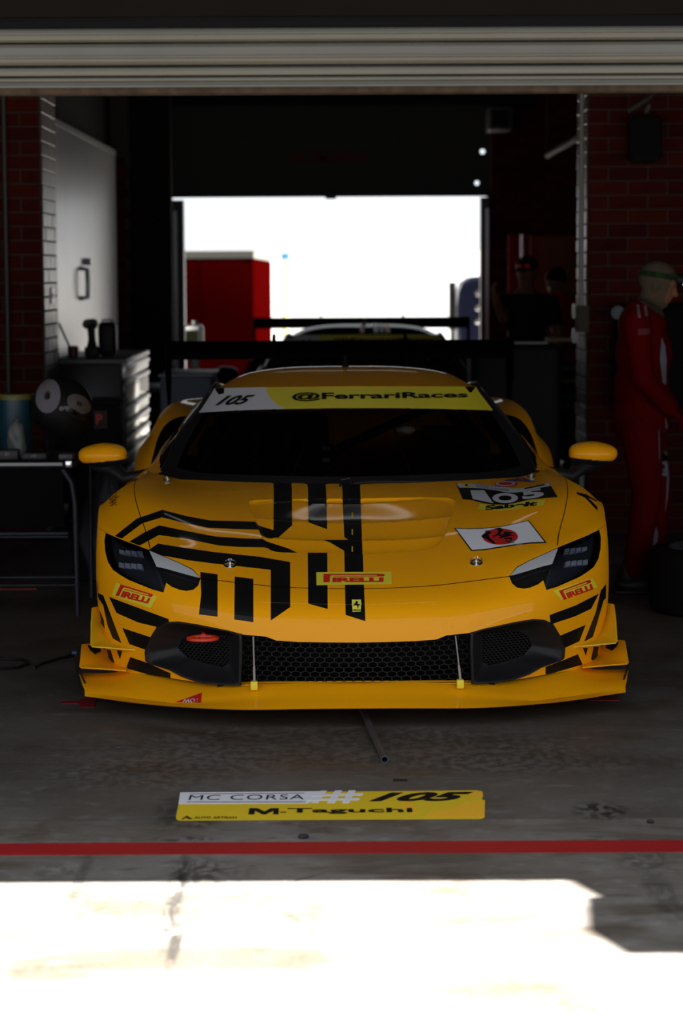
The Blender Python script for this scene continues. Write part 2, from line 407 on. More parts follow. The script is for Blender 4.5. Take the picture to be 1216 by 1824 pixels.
# ---- outlines taken from the photograph (pixels)
def Z(P, s, ox, oy): return [(ox+x/s, oy+y/s) for x, y in P]
z8 = lambda P: Z(P, 2.432, 160, 860)
z1 = lambda P: Z(P, 2.432, 120, 640)
z3 = lambda P: Z(P, 2.432, 120, 930)
z2 = lambda P: Z(P, 2.2519, 600, 640)
z4 = lambda P: Z(P, 2.2519, 600, 930)
zf = lambda P: Z(P, 5.0667, 780, 830)
zL = lambda P: Z(P, 6.7556, 120, 1060)
zR = lambda P: Z(P, 6.7556, 980, 1040)
STR = [
 z1([(205,765),(300,690),(410,652),(520,680),(620,698),(815,703),(893,723),(893,500),(972,500),(974,708),(885,770),(865,768),(830,738),(720,735),(610,730),(500,708),(410,685),(325,710),(235,777)]),
 z8([(170,255),(235,215),(300,184),(400,205),(540,232),(650,240),(765,243),(860,268),(950,303),(1028,303),(1030,547),(945,523),(943,303),(840,300),(755,280),(650,278),(560,272),(430,245),(300,226),(215,272)]),
 z8([(255,290),(295,263),(400,280),(540,300),(735,320),(868,343),(868,538),(783,597),(783,377),(650,362),(540,350),(430,336),(330,318),(275,310)]),
 z8([(478,386),(553,396),(553,580),(472,570),(482,480)]),
 z8([(627,406),(708,416),(708,604),(625,592)]),
 z8([(943,-40),(1022,-40),(1027,188),(947,165)]),
 z8([(1090,-40),(1168,-40),(1179,232),(1193,600),(1107,572),(1101,277),(1040,250),(975,232),(1133,230),(1101,215)]),
 z8([(895,232),(910,221),(945,232)]),
 # left flank
 zL([(500,22),(1220,290),(1220,400),(1110,392),(850,330),(590,215)]),
 zL([(660,395),(1040,520),(1000,680),(745,590)]),
 zL([(755,745),(960,815),(1240,940),(1240,1000),(1000,965),(705,880)]),
 zL([(345,-30),(430,0),(500,180),(650,580),(545,520),(480,360),(430,120),(385,60)]),
 zL([(350,150),(375,150),(440,300),(450,410),(400,330),(365,230)]),
 zL([(590,660),(660,670),(632,775)]),
 zL([(455,655),(520,660),(565,810),(540,828),(430,770),(475,742)]),
 # right flank
 zR([(-10,375),(300,260),(585,115),(490,300),(300,390),(0,490)]),
 zR([(100,630),(425,492),(350,690),(165,775)]),
 zR([(-60,1000),(165,915),(330,845),(388,970),(150,1040),(-60,1100)]),
 zR([(605,80),(670,0),(668,170),(640,200),(560,480),(510,640),(405,695),(545,340)]),
 zR([(390,770),(450,770),(425,870)]),
 zR([(520,755),(585,755),(570,830),(610,870),(515,932),(488,905)]),
 # mark on the right fender
 Z([(118,622),(200,640),(285,690),(287,700),(215,668),(290,742),(290,775),(190,668),(125,640)], 4.56, 1000, 740),
]
LOUV = smoothp(z8([(683,88),(695,76),(760,70),(1000,68),(1160,68)]) + z2([(300,553),(440,553),(472,563),(476,580),(445,680),(425,725),(395,755),(340,768),(200,778),(50,785)]) + z8([(1150,303),(1000,303),(840,303),(790,296),(770,284),(745,240)]), 1)
HEAD_L = z3([(168,48),(172,50),(235,78),(300,102),(352,122),(385,200),(415,303),(370,290),(320,270),(270,250),(232,228),(200,205),(180,170),(168,130),(163,80)])
BLADE_L = z3([(354,122),(420,150),(480,175),(540,205),(574,240),(560,238),(500,222),(430,202),(385,192)])
DUCT_L = z3([(385,192),(430,202),(500,222),(560,238),(576,246),(560,278),(540,292),(515,296),(490,292),(455,280),(428,260),(415,303)])
HEADALL = z3([(166,46),(235,76),(300,100),(358,122),(420,148),(480,173),(542,203),(577,242),(566,275),(545,293),(515,298),(488,294),(452,280),(428,263),(416,305),(368,292),(318,272),(268,252),(228,229),(197,207),(175,172),(164,130),(160,80)])
MOUTH_L = z3([(345,600),(342,560),(365,500),(395,450),(430,433),(480,430),(560,442),(650,460),(700,470),(760,487),(860,496),(905,513),(1000,519),(1130,521)]) + [(636,1144.5)] 
MOUTH_B = [(636,1218),(530,1219),(440,1219)] + z3([(755,706),(720,712),(660,713),(620,705),(560,690),(500,668),(450,640),(400,624),(360,612)])
def both(P, step=5, sm=0):
    return SB.px(P, step, False, True, sm), SB.px(P, step, True, True, sm)
uv_stripes = [[(u, SB.V if py < 867 and abs(px_-570) < 120 else v) for (u, v), (px_, py) in zip(SB.px(P, 5), dens(P, 5))] for P in STR]
uv_louv = SB.px(LOUV, 4)
hL, hR = both(HEADALL, 3)
# mouth outline: left half then mirrored half
mt = SB.px(MOUTH_L, 4, closed=False); mb = SB.px(MOUTH_B, 4, closed=False)
mid = SB.U/2; mt[-1] = (mid, mt[-1][1]); mb[0] = (mid, mb[0][1])
uv_mouth = mt + [(SB.U-a, b) for a, b in mt[:-1][::-1]] + [(SB.U-a, b) for a, b in mb[1:][::-1]] + mb
# panel gaps: bonnet edge ribbon
GAP = z8([(478,384),(553,396),(627,406)]) ; 
gap_c = [(354,1030),(395,1034.5),(430,1038.5),(480,1044),(530,1047),(580,1048.5),(632,1049)]
gc = SB.px(gap_c, 4, closed=False); gc[-1] = (mid, gc[-1][1])
gap_line = gc + [(SB.U-a, b) for a, b in gc[:-1][::-1]]
gs = SB.px([(241,857),(239,863),(239,874),(241,889),(245,903),(250,920),(256,936),(263,957),(267,976)], 4, closed=False)
gs = [(gs[0][0], min(SB.V, gs[0][1]+.25*0))] + gs
def ribbon(L, w):
    L = np.array(L); t = np.gradient(L, axis=0); t /= np.linalg.norm(t, axis=1)[:, None]+1e-9; n = np.stack([-t[:, 1], t[:, 0]], 1)
    a = L+n*w/2; b = L-n*w/2; return [tuple(q) for q in a]+[tuple(q) for q in b[::-1]]
gL = ribbon(gs, .005); gR = [(SB.U-a, b) for a, b in gL]; gC = ribbon(gap_line, .004)
gf = ribbon([(a, b) for a, b in SB.px([(166,1046-110),(178,942),(190,949)], 3, closed=False)], .003)
gfR = [(SB.U-a, b) for a, b in gf]
holes = [uv_mouth, hL, hR, gL, gR, gC, gf, gfR, uv_louv]
loops = holes + uv_stripes
V, T, cen = cutmesh(SB, loops, .021, None)
X, Y = cen[:, 0], cen[:, 1]
dead = np.zeros(len(T), bool)
for h in holes: dead |= pipv(X, Y, h)
ar = np.abs(np.cross(V[T[:, 1]]-V[T[:, 0]], V[T[:, 2]]-V[T[:, 0]])); dead |= ar < 1e-9
mi = np.zeros(len(T), int)
for h in uv_stripes: mi[pipv(X, Y, h)] = 1
# bonnet region = above the front gap and between the side gaps
bon = gs[::-1]; hp = SB.px([(268,977),(300,992),(340,1012),(354,1030)], 4, closed=False)
half = [(gs[0][0], SB.V)] + gs + hp + gc
bon = half + [(SB.U-a, b) for a, b in half[:-1][::-1]]
isb = pipv(X, Y, bon)
isf = (~isb) & (Y > SB.hit(190, 949)[1]-.02)
for nm, sel in (('bonnet', isb), ('front_fender', isf & (X < mid)), ('front_fender', isf & (X > mid)), ('front_bumper', ~isb & ~isf)):
    q = sel & ~dead; emit(nm, SB, V, T[q], 0.0, [M_Y, M_STRIPE], mi[q], car)
# dark lining under the skin, seen in the gaps only
V2, T2, c2 = cutmesh(SB, [uv_mouth, hL, hR, uv_louv], .06, None)
d2 = pipv(c2[:, 0], c2[:, 1], uv_mouth) | pipv(c2[:, 0], c2[:, 1], hL) | pipv(c2[:, 0], c2[:, 1], hR) | pipv(c2[:, 0], c2[:, 1], uv_louv)
emit('inner_lining', SB, V2, T2[~d2], -.008, [M_BM], None, car)
# ---- louvre panel
lp = [(min(u for u, v in uv_louv), max(u for u, v in uv_louv)), (min(v for u, v in uv_louv), max(v for u, v in uv_louv))]
V3, T3, c3 = cutmesh(SB, [uv_louv] + uv_stripes, .011, uv_louv, bounds=(lp[0][0], lp[0][1], lp[1][0], lp[1][1]))
q = pipv(c3[:, 0], c3[:, 1], uv_louv); T3 = T3[q]; c3 = c3[q]; mi3 = np.zeros(len(T3), int)
for h in uv_stripes: mi3[pipv(c3[:, 0], c3[:, 1], h)] = 1
edge = np.array(dens(uv_louv, .01))
vb = [SB.hit(600, y)[1] for y in (984.6, 955.5, 924, 890)]     # the slat edges
def louv_off(Vq):
    o = np.zeros(len(Vq)); d = np.array([np.min(np.hypot(edge[:, 0]-a, edge[:, 1]-b)) for a, b in Vq])
    v = Vq[:, 1]; t = np.zeros(len(Vq))
    for a, b in zip(vb, vb[1:]):
        m = (v >= a) & (v <= b); t[m] = (v[m]-a)/(b-a)
    saw = np.where(t < .88, t/.88, (1-t)/.12)
    dep = -.022+.018*saw**1.2
    w = np.clip(d/.014, 0, 1); w = w*w*(3-2*w)
    return -.0005+dep*w
emit('bonnet_louvre_panel', SB, V3, T3, louv_off, [M_Y, M_STRIPE], mi3, car)
for py in (921, 951, 981):
    decal('louvre_bracket', polyVF([(626,py-8),(628.2,py-8),(628.2,py+2),(626,py+2)]), M_LEMD, SB, .001)
# ---- headlamps
for mirror in (False, True):
    hd = tag(empty('headlamp', parent=car))
    H = hR if mirror else hL
    rim('lamp_edge', SB, H, 0.0, -.03, M_BM, hd)
    lu = SB.px(HEAD_L, 3, mirror); bu = SB.px(BLADE_L, 3, mirror); du = SB.px(DUCT_L, 3, mirror)
    b4 = (min(a for a, b in H), max(a for a, b in H), min(b for a, b in H), max(b for a, b in H))
    Vh, Th, ch = cutmesh(SB, [H, lu, bu], .02, H, bounds=b4)
    ih = pipv(ch[:, 0], ch[:, 1], H)
    emit('lamp_bucket', SB, Vh, Th[ih], -.034, [mat('lamp_bucket_grey', (.035, .035, .04), .5)], None, hd)
    il = pipv(ch[:, 0], ch[:, 1], lu); ib = pipv(ch[:, 0], ch[:, 1], bu)
    emit('lens', SB, Vh, Th[il], -.002, [M_LENS], None, hd)
    emit('light_blade', SB, Vh, Th[ib & ~il], -.001, [M_DRL], None, hd)
    rim('blade_edge', SB, bu, -.001, -.02, M_BP, hd)
    # black duct mouth below the blade
    idd = ih & ~il & ~ib
    emit('duct_mouth', SB, Vh, Th[idd], -.03, [M_BM], None, hd)
    # LED rows inside the lens
    for (x0, y0, x1, y1, n) in ((205, 973.5, 252, 981, 4), (203, 998.5, 249, 1008, 4)):
        for k in range(n):
            a = x0+(x1-x0)*k/n+1; b = x0+(x1-x0)*(k+1)/n-1
            uv = [SB.hit(xx, yy, mirror) for xx, yy in ((a, y0), (b, y0+1.2), (b, y1+.8), (a, y1))]
            P = SB.ev(np.array(uv)); N = SB.nrm(np.array(uv)); N *= np.sign(((P-np.array([0, 2.2, .2]))*N).sum()); P = P-N*.02; Q = P-N*.013
            F = [(0,1,2,3),(0,4,5,1),(1,5,6,2),(2,6,7,3),(3,7,4,0)]
            if mirror: F = [f[::-1] for f in F]
            mobj('led_reflector', list(P)+list(Q), F, mat('lamp_reflector', (.75,.78,.85), .3, .3), hd)
# ---- mouth: two intake housings and the mesh grille
box_b = bmesh.new()
def hexmesh(name, inside, y, px, pz, w, m, parent, x0, x1, z0, z1, dep=.006, skew=None):
    bm = bmesh.new(); r = 0
    nz = int((z1-z0)/(pz*.75))+2; nx = int((x1-x0)/px)+2
    for j in range(nz):
        for i in range(nx):
            cx = x0+px*(i+.5*(j % 2)); cz_ = z0+pz*.75*j
            if not inside(cx, cz_): continue
            yy = y(cx, cz_)
            pts = [(cx, cz_+pz/2), (cx+px/2, cz_+pz/4), (cx+px/2, cz_-pz/4), (cx, cz_-pz/2), (cx-px/2, cz_-pz/4), (cx-px/2, cz_+pz/4)]
            O = [bm.verts.new((a, yy, b)) for a, b in pts]; s = 1-w
            I = [bm.verts.new((cx+(a-cx)*s, yy, cz_+(b-cz_)*s)) for a, b in pts]; K = [bm.verts.new((cx+(a-cx)*s, yy+dep, cz_+(b-cz_)*s)) for a, b in pts]
            for k in range(6):
                bm.faces.new((O[k], O[(k+1) % 6], I[(k+1) % 6], I[k])); bm.faces.new((I[k], I[(k+1) % 6], K[(k+1) % 6], K[k]))
    return tag(bobj(name, bm, m, parent), kind='stuff')
M_MESH = mat('grille_mesh_black', (.010, .010, .011), .5, .1, spec=.3)
c0 = cy(634, 1144, .12); c1 = cy(433, 1220, .15); zt = cy(634, 1138, .12).z; zb = c1.z-.012
xg = abs(c1.x)
hexmesh('grille_mesh', lambda x, z: abs(x) < xg and zb < z < zt+.03*(abs(x) > .33), lambda x, z: .11+.12*(abs(x)/.5)**2, .0345, .0235, .11, M_MESH, car, -xg, xg, zb, zt+.03)
bm = bmesh.new(); box(bm, -.80, .80, .58, .62, .09, .40); box(bm, -.50, .50, .16, .6, .10, .125); box(bm, -.48, .48, .16, .6, .335, .36)
bobj('mouth_light_block', bm, M_BM, car)  # black boxes added behind the grille to block light
# lower lip of the opening
HOUS = z3([(345,600),(342,560),(365,500),(395,450),(430,433),(480,430),(560,442),(650,460),(700,470),(758,485),(760,560),(757,640),(755,706),(720,712),(660,713),(620,705),(560,690),(500,668),(450,640),(400,624),(360,612)])
INN = z3([(430,560),(450,520),(490,495),(560,490),(640,492),(668,500),(668,560),(668,625),(640,640),(580,630),(520,615),(470,600)])
for mirror in (False, True):
    ho = SB.px(HOUS, 4, mirror); ctr = np.array([SB.hit(*z3([(575, 565)])[0], mirror)])[0]
    sg = -1 if mirror else 1
    rings = []
    L = np.array(ho); inn = np.array(SB.px(INN, 2, mirror))
    # pair outer and inner outlines by angle
    def ang(P): return np.arctan2((P[:, 1]-ctr[1]), (P[:, 0]-ctr[0])*.5)
    ai = ang(inn); od = np.argsort(ai); ai = ai[od]; ii = inn[od]
    def innat(a):
        a = np.asarray(a); aa = np.concatenate([ai-2*np.pi, ai, ai+2*np.pi]); I3 = np.concatenate([ii, ii, ii])
        return np.stack([np.interp(a, aa, I3[:, 0]), np.interp(a, aa, I3[:, 1])], 1)
    La = ang(L); IL = innat(La)
    prof = [(0, .004), (.03, .012), (.10, .012), (.2, .002), (.45, -.018), (.8, -.05), (1.0, -.058)]
    Vv = []; n = len(L)
    for t, o in prof:
        Q = L*(1-t)+IL*t; Pp = SB.ev(Q); Nn = SB.nrm(Q); Nn *= np.sign(((Pp-np.array([0, 2.2, .2]))*Nn).sum()); Vv += list(Pp+Nn*o)
    last = Vv[-n:]
    Ff = [(k*n+i, k*n+(i+1) % n, (k+1)*n+(i+1) % n, (k+1)*n+i) for k in range(len(prof)-1) for i in range(n)]
    h = mobj('intake_housing', Vv, Ff, M_BP, car, True)
    A = np.array(last); poly = [(a[0], a[2]) for a in A]; coef = np.linalg.lstsq(np.c_[A[:, 0], A[:, 2], np.ones(len(A))], A[:, 1], rcond=None)[0]
    hexmesh('intake_mesh', lambda x, z: pip(x, z, poly), lambda x, z: coef[0]*x+coef[1]*z+coef[2]+.006, .015, .012, .16, M_MESH, h, A[:, 0].min(), A[:, 0].max(), A[:, 2].min(), A[:, 2].max())
# ---- front splitter (lofted, low front edge kept level)
def spl(side=1):
    st = [
     (cy(634,1217,.09), cy(634,1234,.035), cz(634,1262,.078), (0,.5,.07)),
     (cy(530,1218,.10), cy(530,1236,.04), cz(530,1263,.077), (.24,.5,.07)),
     (cy(440,1219,.13), cy(440,1240,.05), cz(430,1264,.076), (.43,.5,.07)),
     (cy(375,1220,.19), cy(375,1246,.07), cz(370,1262,.074), (.56,.55,.07)),
     (cy(305,1210,.30), cy(305,1251,.13), cz(305,1258,.072), (.70,.6,.07)),
     (cy(240,1197,.44), cy(228,1241,.24), cz(225,1250,.070), (.85,.65,.07)),
     (cy(190,1203,.52), cy(187,1236,.27), cz(186,1244.5,.069), (.93,.7,.07)),
     (cy(141,1202,.55), cy(151,1231,.31), cz(151,1240,.068), (.985,.74,.07)),
    ]
    return st
st = spl()
def cs(s):                                  # cross-section of five strips with a rounded nose
    a, b, c, u = [Vector(v) for v in s]
    if u.x > 0: u = Vector((-u.x, u.y, u.z))
    nose = b*.5+c*.5+Vector((0, -.006, 0)); m1 = (a*.55+b*.45)+Vector((0, 0, -.004)); bb = c+Vector((0, .02, -.006))
    back = a+Vector((0, .03, .004))
    return [back, a, m1, b+Vector((0, .004, .001)), b+Vector((0, -.002, -.003)), nose, c, bb, u]
LS = [cs(s) for s in st]; LS[0] = [Vector((0, v.y, v.z)) for v in LS[0]]
full = LS[::-1] + [[Vector((-v.x, v.y, v.z)) for v in r] for r in LS[1:]]
P = np.array([[tuple(v) for v in r] for r in full]); du = np.linalg.norm(np.diff(P, axis=0), axis=2).mean(1); ku = np.concatenate([[0], np.cumsum(du)]); f = cardinal(ku)
tt = np.linspace(0, ku[-1], 120); W = f(tt); G = np.einsum('ni,ijk->njk', W, P); n = G.shape[1]
Vs = G.reshape(-1, 3); Fs = [(i*n+j, (i+1)*n+j, (i+1)*n+j+1, i*n+j+1) for i in range(119) for j in range(n-1)]
Fs += [tuple(range(n)), tuple(119*n+j for j in range(n))[::-1]]
so = mobj('front_splitter', Vs, Fs, [M_Y], car, True); so.data.set_sharp_from_angle(angle=math.radians(38))
splbvh = BVHTree.FromPolygons([Vector(v) for v in Vs], Fs)
def mir(P): return [Vector((-v[0], v[1], v[2])) for v in P]
# end plates, canards
def curved(name, A, B, th, m, parent):      # ruled sheet between two edge chains with thickness
    A = [Vector(a) for a in A]; B = [Vector(b) for b in B]; n = len(A)
    bm = bmesh.new(); va = [bm.verts.new(a) for a in A]; vb_ = [bm.verts.new(b) for b in B]
    for i in range(n-1): bm.faces.new((va[i], va[i+1], vb_[i+1], vb_[i]))
    bmesh.ops.recalc_face_normals(bm, faces=bm.faces[:])
    bmesh.ops.solidify(bm, geom=bm.faces[:], thickness=th); bmesh.ops.recalc_face_normals(bm, faces=bm.faces[:])
    return bobj(name, bm, m, parent, True, 50)
for s in (0, 1):
    g = (lambda P: P) if s == 0 else mir
    ep = [cy(145,1149,.62), cy(153,1240,.36), Vector((-.985,.40,.066)), Vector((-.985,.86,.066)), Vector((-.985,.86,.24)), cy(139,1150,.70)]
    curved('splitter_end_plate', g([cy(145,1148,.60), cy(141,1190,.52), cy(145,1205,.48), cy(152,1222,.42), cy(152,1240,.40)]), g([cy(137,1160,.72), cy(133,1177,.72), cy(135,1195,.74), cy(140,1218,.78), cy(143,1232,.80)]), .006, M_CARB, car)
    # upper dive plane: bent sheet whose outer part stands up as a fence
    OUT = [cy(163,1083,.66), cy(161.5,1110,.58), cy(161,1148,.50), cy(164,1153,.49), cy(190,1155,.46), cy(220,1157.5,.43), cy(247,1159.5,.41)]
    INB = [cy(174,1081,.70), cy(180,1108,.68), cy(188,1125,.66), cy(197,1135,.63), cy(213,1146,.58), cy(228,1152,.52), cy(248,1157,.44)]
    curved('dive_plane', g(OUT), g(INB), .005, M_LEMD, car)
    OUT2 = [cy(145,1149,.60), cy(143,1170,.54), cy(141,1187,.50), cy(144,1190.5,.49), cy(170,1192,.46), cy(200,1194,.44), cy(225,1196,.42)]
    INB2 = [cy(158,1148,.70), cy(176,1153,.69), cy(190,1162,.67), cy(200,1172,.64), cy(210,1180,.60), cy(218,1187,.55), cy(228,1192,.47)]
    c = curved('dive_plane', g(OUT2), g(INB2), .005, M_Y, car)
    plate('dive_plane_stripe', g([cy(152,1149.5,.635), cy(180,1158,.618), cy(168,1164,.60)]), .012, M_STRIPE, c)
# ---- windscreen
wrows = [
 [cy(628,866,1.25), cy(530,865,1.27), cy(430,862,1.32), cy(345,858,1.41), cy(288,845,1.56)],
 [cy(624,795,1.52), cy(530,795,1.54), cy(440,794,1.58), cy(368,790,1.66), cy(320,775,1.78)],
 [cy(620,731,1.79), cy(530,731,1.80), cy(450,732,1.84), cy(390,733,1.90), cy(352,733,1.99)],
 [cy(617,688,1.98), cy(530,689,2.0), cy(455,690,2.03), cy(405,691,2.07), cy(378,692,2.14)]]
SW = Surf(wrows, res=(120, 100))
ban = SW.px([(383,691.5),(455,690),(530,688.5),(617,688),(700,687.5),(790,687.5),(845,688),(878,731),(780,728),(700,727),(600,727),(500,728.5),(420,731),(354,735)], 5)
banw = SW.px([(383,691.5),(472,690),(475,699),(482,710),(492,720),(507,728.5),(420,731),(354,735)], 4)
ban = [(u, SW.V if v > .94*SW.V else v) for u, v in ban]; banw = [(u, SW.V if v > .94*SW.V else v) for u, v in banw]
bord = SW.px([(352,733),(383,691),(617,688),(845,688),(880,730),(880,600),(352,600)], 8)
rimw = .035
inw = [(rimw*1.6, rimw*2), (SW.U-rimw*1.6, rimw*2), (SW.U-rimw*1.6, SW.V-.01), (rimw*1.6, SW.V-.01)]
Vw, Tw, cw = cutmesh(SW, [ban, banw, dens(inw, .03)], .022, None)
iw = np.full(len(Tw), 1); iw[pipv(cw[:, 0], cw[:, 1], inw)] = 0
iw[pipv(cw[:, 0], cw[:, 1], ban)] = 2; iw[pipv(cw[:, 0], cw[:, 1], banw)] = 3
emit('windscreen', SW, Vw, Tw, 0.0, [M_GLASS, M_BP, M_LEM, M_WHITE], iw, car)
decal('race_number', (quadmap([(385.5,706),(455,704),(450,721),(383,723)], text2d('105', .035, .7)[0]), text2d('105', .035, .7)[1]), M_INK, SW, .0025)
decal('banner_lettering', (quadmap([(520,700),(833,698),(833,711.5),(520,716)], text2d('@FerrariRaces', .03)[0]), text2d('@FerrariRaces', .03)[1]), M_INK, SW, .0025)
# wiper and screen edge
tb('wiper', [cy(628,861,1.22), cy(660,858,1.25), cy(760,858,1.30), cy(800,862,1.33)], .006, M_BP, car)
bobjw = bmesh.new(); tube(bobjw, [cy(606,866,1.18), cy(606,855,1.2), cy(624,852,1.2), cy(624,864,1.18)], .005, 6); bobj('wiper_hub', bobjw, M_BP, car)
# ---- roof
rrows = [
 [cy(617,688,1.975), cy(530,689,1.995), cy(455,690,2.03), cy(405,690.5,2.08), cy(380,692,2.16)],
 [Vector((0,2.42,1.178)), Vector((-.21,2.42,1.176)), Vector((-.38,2.42,1.164)), Vector((-.49,2.42,1.138)), Vector((-.555,2.42,1.09))],
 [Vector((0,2.9,1.15)), Vector((-.20,2.9,1.147)), Vector((-.36,2.9,1.13)), Vector((-.47,2.9,1.10)), Vector((-.54,2.9,1.04))],
 [Vector((0,3.4,1.07)), Vector((-.17,3.4,1.065)), Vector((-.30,3.4,1.05)), Vector((-.40,3.4,1.02)), Vector((-.50,3.4,.975))],
 [Vector((0,4.55,.90)), Vector((-.14,4.55,.90)), Vector((-.27,4.55,.90)), Vector((-.38,4.55,.90)), Vector((-.52,4.55,.90))]]
SR = Surf(rrows, res=(80, 120)); Vr, Tr, cr = cutmesh(SR, [], .05, None)
emit('roof', SR, Vr, Tr, 0.0, [M_Y], None, car)
bm = bmesh.new(); lathe(bm, [(0,.06),(.004,.058),(.012,.02),(.02,.0),(0,0)], 12); an = bobj('roof_antenna', bm, M_BP, car, True, 40); an.location = (.0, 2.5, 1.172); an.scale = (1, 2.2, 1)
# ---- doors, side glass, haunches, tail
def pv(*a): return Vector((-a[0], a[1], a[2]))
def grid(name, R, m, parent=None, nu=30, nv=30, mirror=False, sharp=None):
    P = np.array([[tuple(v) for v in r] for r in R])
    if mirror: P = P*np.array([-1, 1, 1])
    du = np.linalg.norm(np.diff(P, axis=1), axis=2).mean(0); dv = np.linalg.norm(np.diff(P, axis=0), axis=2).mean(1)
    ku = np.concatenate([[0], np.cumsum(du)]); kv = np.concatenate([[0], np.cumsum(dv)])
    A = cardinal(kv)(np.linspace(0, kv[-1], nv)); B = cardinal(ku)(np.linspace(0, ku[-1], nu)); G = np.einsum('aj,bi,jik->abk', A, B, P).reshape(-1, 3)
    F = [(j*nu+i, j*nu+i+1, (j+1)*nu+i+1, (j+1)*nu+i) for j in range(nv-1) for i in range(nu-1)]
    if mirror: F = [f[::-1] for f in F]
    o = mobj(name, G, F, m, parent or car, True); return o
M_FL = {}
doorR = [
 [pv(.775,1.54,.785), pv(.86,1.54,.765), pv(.925,1.54,.70), pv(.94,1.54,.45), pv(.94,1.54,.2), pv(.90,1.54,.10)],
 [cy(284,818,1.80), pv(.83,1.8,.80), pv(.895,1.8,.70), pv(.915,1.8,.45), pv(.94,1.8,.2), pv(.90,1.8,.10)],
 [cy(292,800,2.15), pv(.81,2.15,.84), pv(.87,2.15,.72), pv(.90,2.15,.45), pv(.94,2.15,.2), pv(.90,2.15,.10)],
 [cy(310,769,2.6), pv(.775,2.6,.885), pv(.82,2.6,.76), pv(.88,2.6,.45), pv(.94,2.6,.2), pv(.90,2.6,.10)],
 [cy(330,742,3.0), pv(.72,3.0,.90), pv(.74,3.0,.76), pv(.84,3.0,.45), pv(.93,3.0,.2), pv(.9,3.0,.10)]]
H0 = [cy(345,741,2.82), cy(333,741,2.80), cy(315,744,2.76), cy(298,753,2.72), cy(285,771,2.68), cy(278,789,2.62), cy(268,829,2.50), pv(.95,2.45,.40), pv(.93,2.45,.12)]
H1 = [cy(345,729,2.96), cy(333,728,2.95), cy(314,730,2.92), cy(292,742,2.87), cy(278,764,2.80), cy(270,788,2.70), cy(258,828,2.56), pv(.965,2.55,.40), pv(.95,2.55,.12)]
H2 = [cy(352,719,3.25), cy(340,717,3.25), cy(317,715,3.25), cy(296,726,3.20), cy(281,746,3.12), cy(273,772,3.0), pv(.965,2.9,.76), pv(.975,2.85,.5), pv(.96,2.85,.12)]
H3 = [pv(.45,3.7,.975), pv(.55,3.7,.985), pv(.70,3.7,.98), pv(.82,3.7,.95), pv(.90,3.7,.89), pv(.95,3.7,.82), pv(.975,3.7,.75), pv(.98,3.7,.72), pv(.98,3.7,.70)]
H4 = [pv(.45,4.15,.94), pv(.55,4.15,.95), pv(.70,4.15,.94), pv(.81,4.15,.92), pv(.88,4.15,.87), pv(.92,4.15,.80), pv(.95,4.15,.70), pv(.955,4.15,.55), pv(.95,4.15,.40)]
H5 = [pv(.45,4.55,.90), pv(.55,4.55,.90), pv(.70,4.55,.89), pv(.79,4.55,.87), pv(.85,4.55,.83), pv(.89,4.55,.77), pv(.91,4.55,.65), pv(.91,4.55,.5), pv(.90,4.55,.35)]
for s in (0, 1):
    M_ = bool(s); g = (lambda P: P) if s == 0 else mir
    grid('door', doorR, M_Y, nu=40, nv=40, mirror=M_)
    grid('rear_fender', [H0, H1, H2, H3, H4, H5], M_Y, nu=60, nv=70, mirror=M_)
    # dark duct behind the door
    grid('side_intake', [H0, [v+Vector((.05, .25, -.02)) for v in H0], [v*.3+Vector((-.52, 2.3, .5)) for v in H0]], M_BM, nu=30, nv=12, mirror=M_)
    # glasshouse side: from belt line up to screen pillar and roof edge
    top = [cy(287,838,1.60), cy(320,775,1.80), cy(352,733,2.01), cy(379,692,2.17), Vector((-.553,2.5,1.085)), Vector((-.54,2.85,1.04)), Vector((-.50,3.2,.99))]
    bot = [cy(286,842,1.60), cy(286,818,1.80), cy(292,800,2.12), cy(304,779,2.42), cy(314,762,2.66), cy(325,748,2.88), Vector((-.62,3.2,.93))]
    midl = [(a+b)/2+Vector((-.012, 0, 0)) for a, b in zip(top, bot)]
    grid('side_window', [top, midl, bot], M_SGLASS, nu=50, nv=12, mirror=M_)
    tb('screen_pillar', g([cy(285,846,1.56)] + [cy(300,812,1.67), cy(319,775,1.79), cy(334,752,1.90), cy(351,732,2.0), cy(366,710,2.08), cy(379,691,2.16), cy(384,684,2.25), Vector((-.55,2.5,1.095)), Vector((-.535,2.9,1.045)), Vector((-.48,3.4,.975))]), .009, M_CARB, car)
    # fender-to-pillar fillet
    # sill
    bx('side_skirt', *((-.95, -.80) if s == 0 else (.80, .95)), 1.5, 2.6, .06, .14, M_CARB, car, .015)
# engine cover floor between haunch and roof, tail panel, diffuser
bm = bmesh.new(); box(bm, -.90, .90, 4.45, 4.56, .32, .885, .03); bobj('tail_panel', bm, M_Y, car, True, 40)
bm = bmesh.new(); box(bm, -.86, .86, .55, 4.5, .075, .10); bobj('underfloor', bm, M_BM, car)
bm = bmesh.new(); box(bm, -.62, .62, 1.3, 3.4, .12, .5); bobj('tub', bm, M_BM, car)
for s in (-1, 1):
    bm = bmesh.new(); box(bm, *sorted((s*.72, s*.46)), .80, 1.42, .12, .66); bobj('wheel_arch_liner', bm, M_BM, car)
    bm = bmesh.new(); box(bm, *sorted((s*.70, s*.44)), 3.1, 4.3, .12, .80); bobj('wheel_arch_liner', bm, M_BM, car)
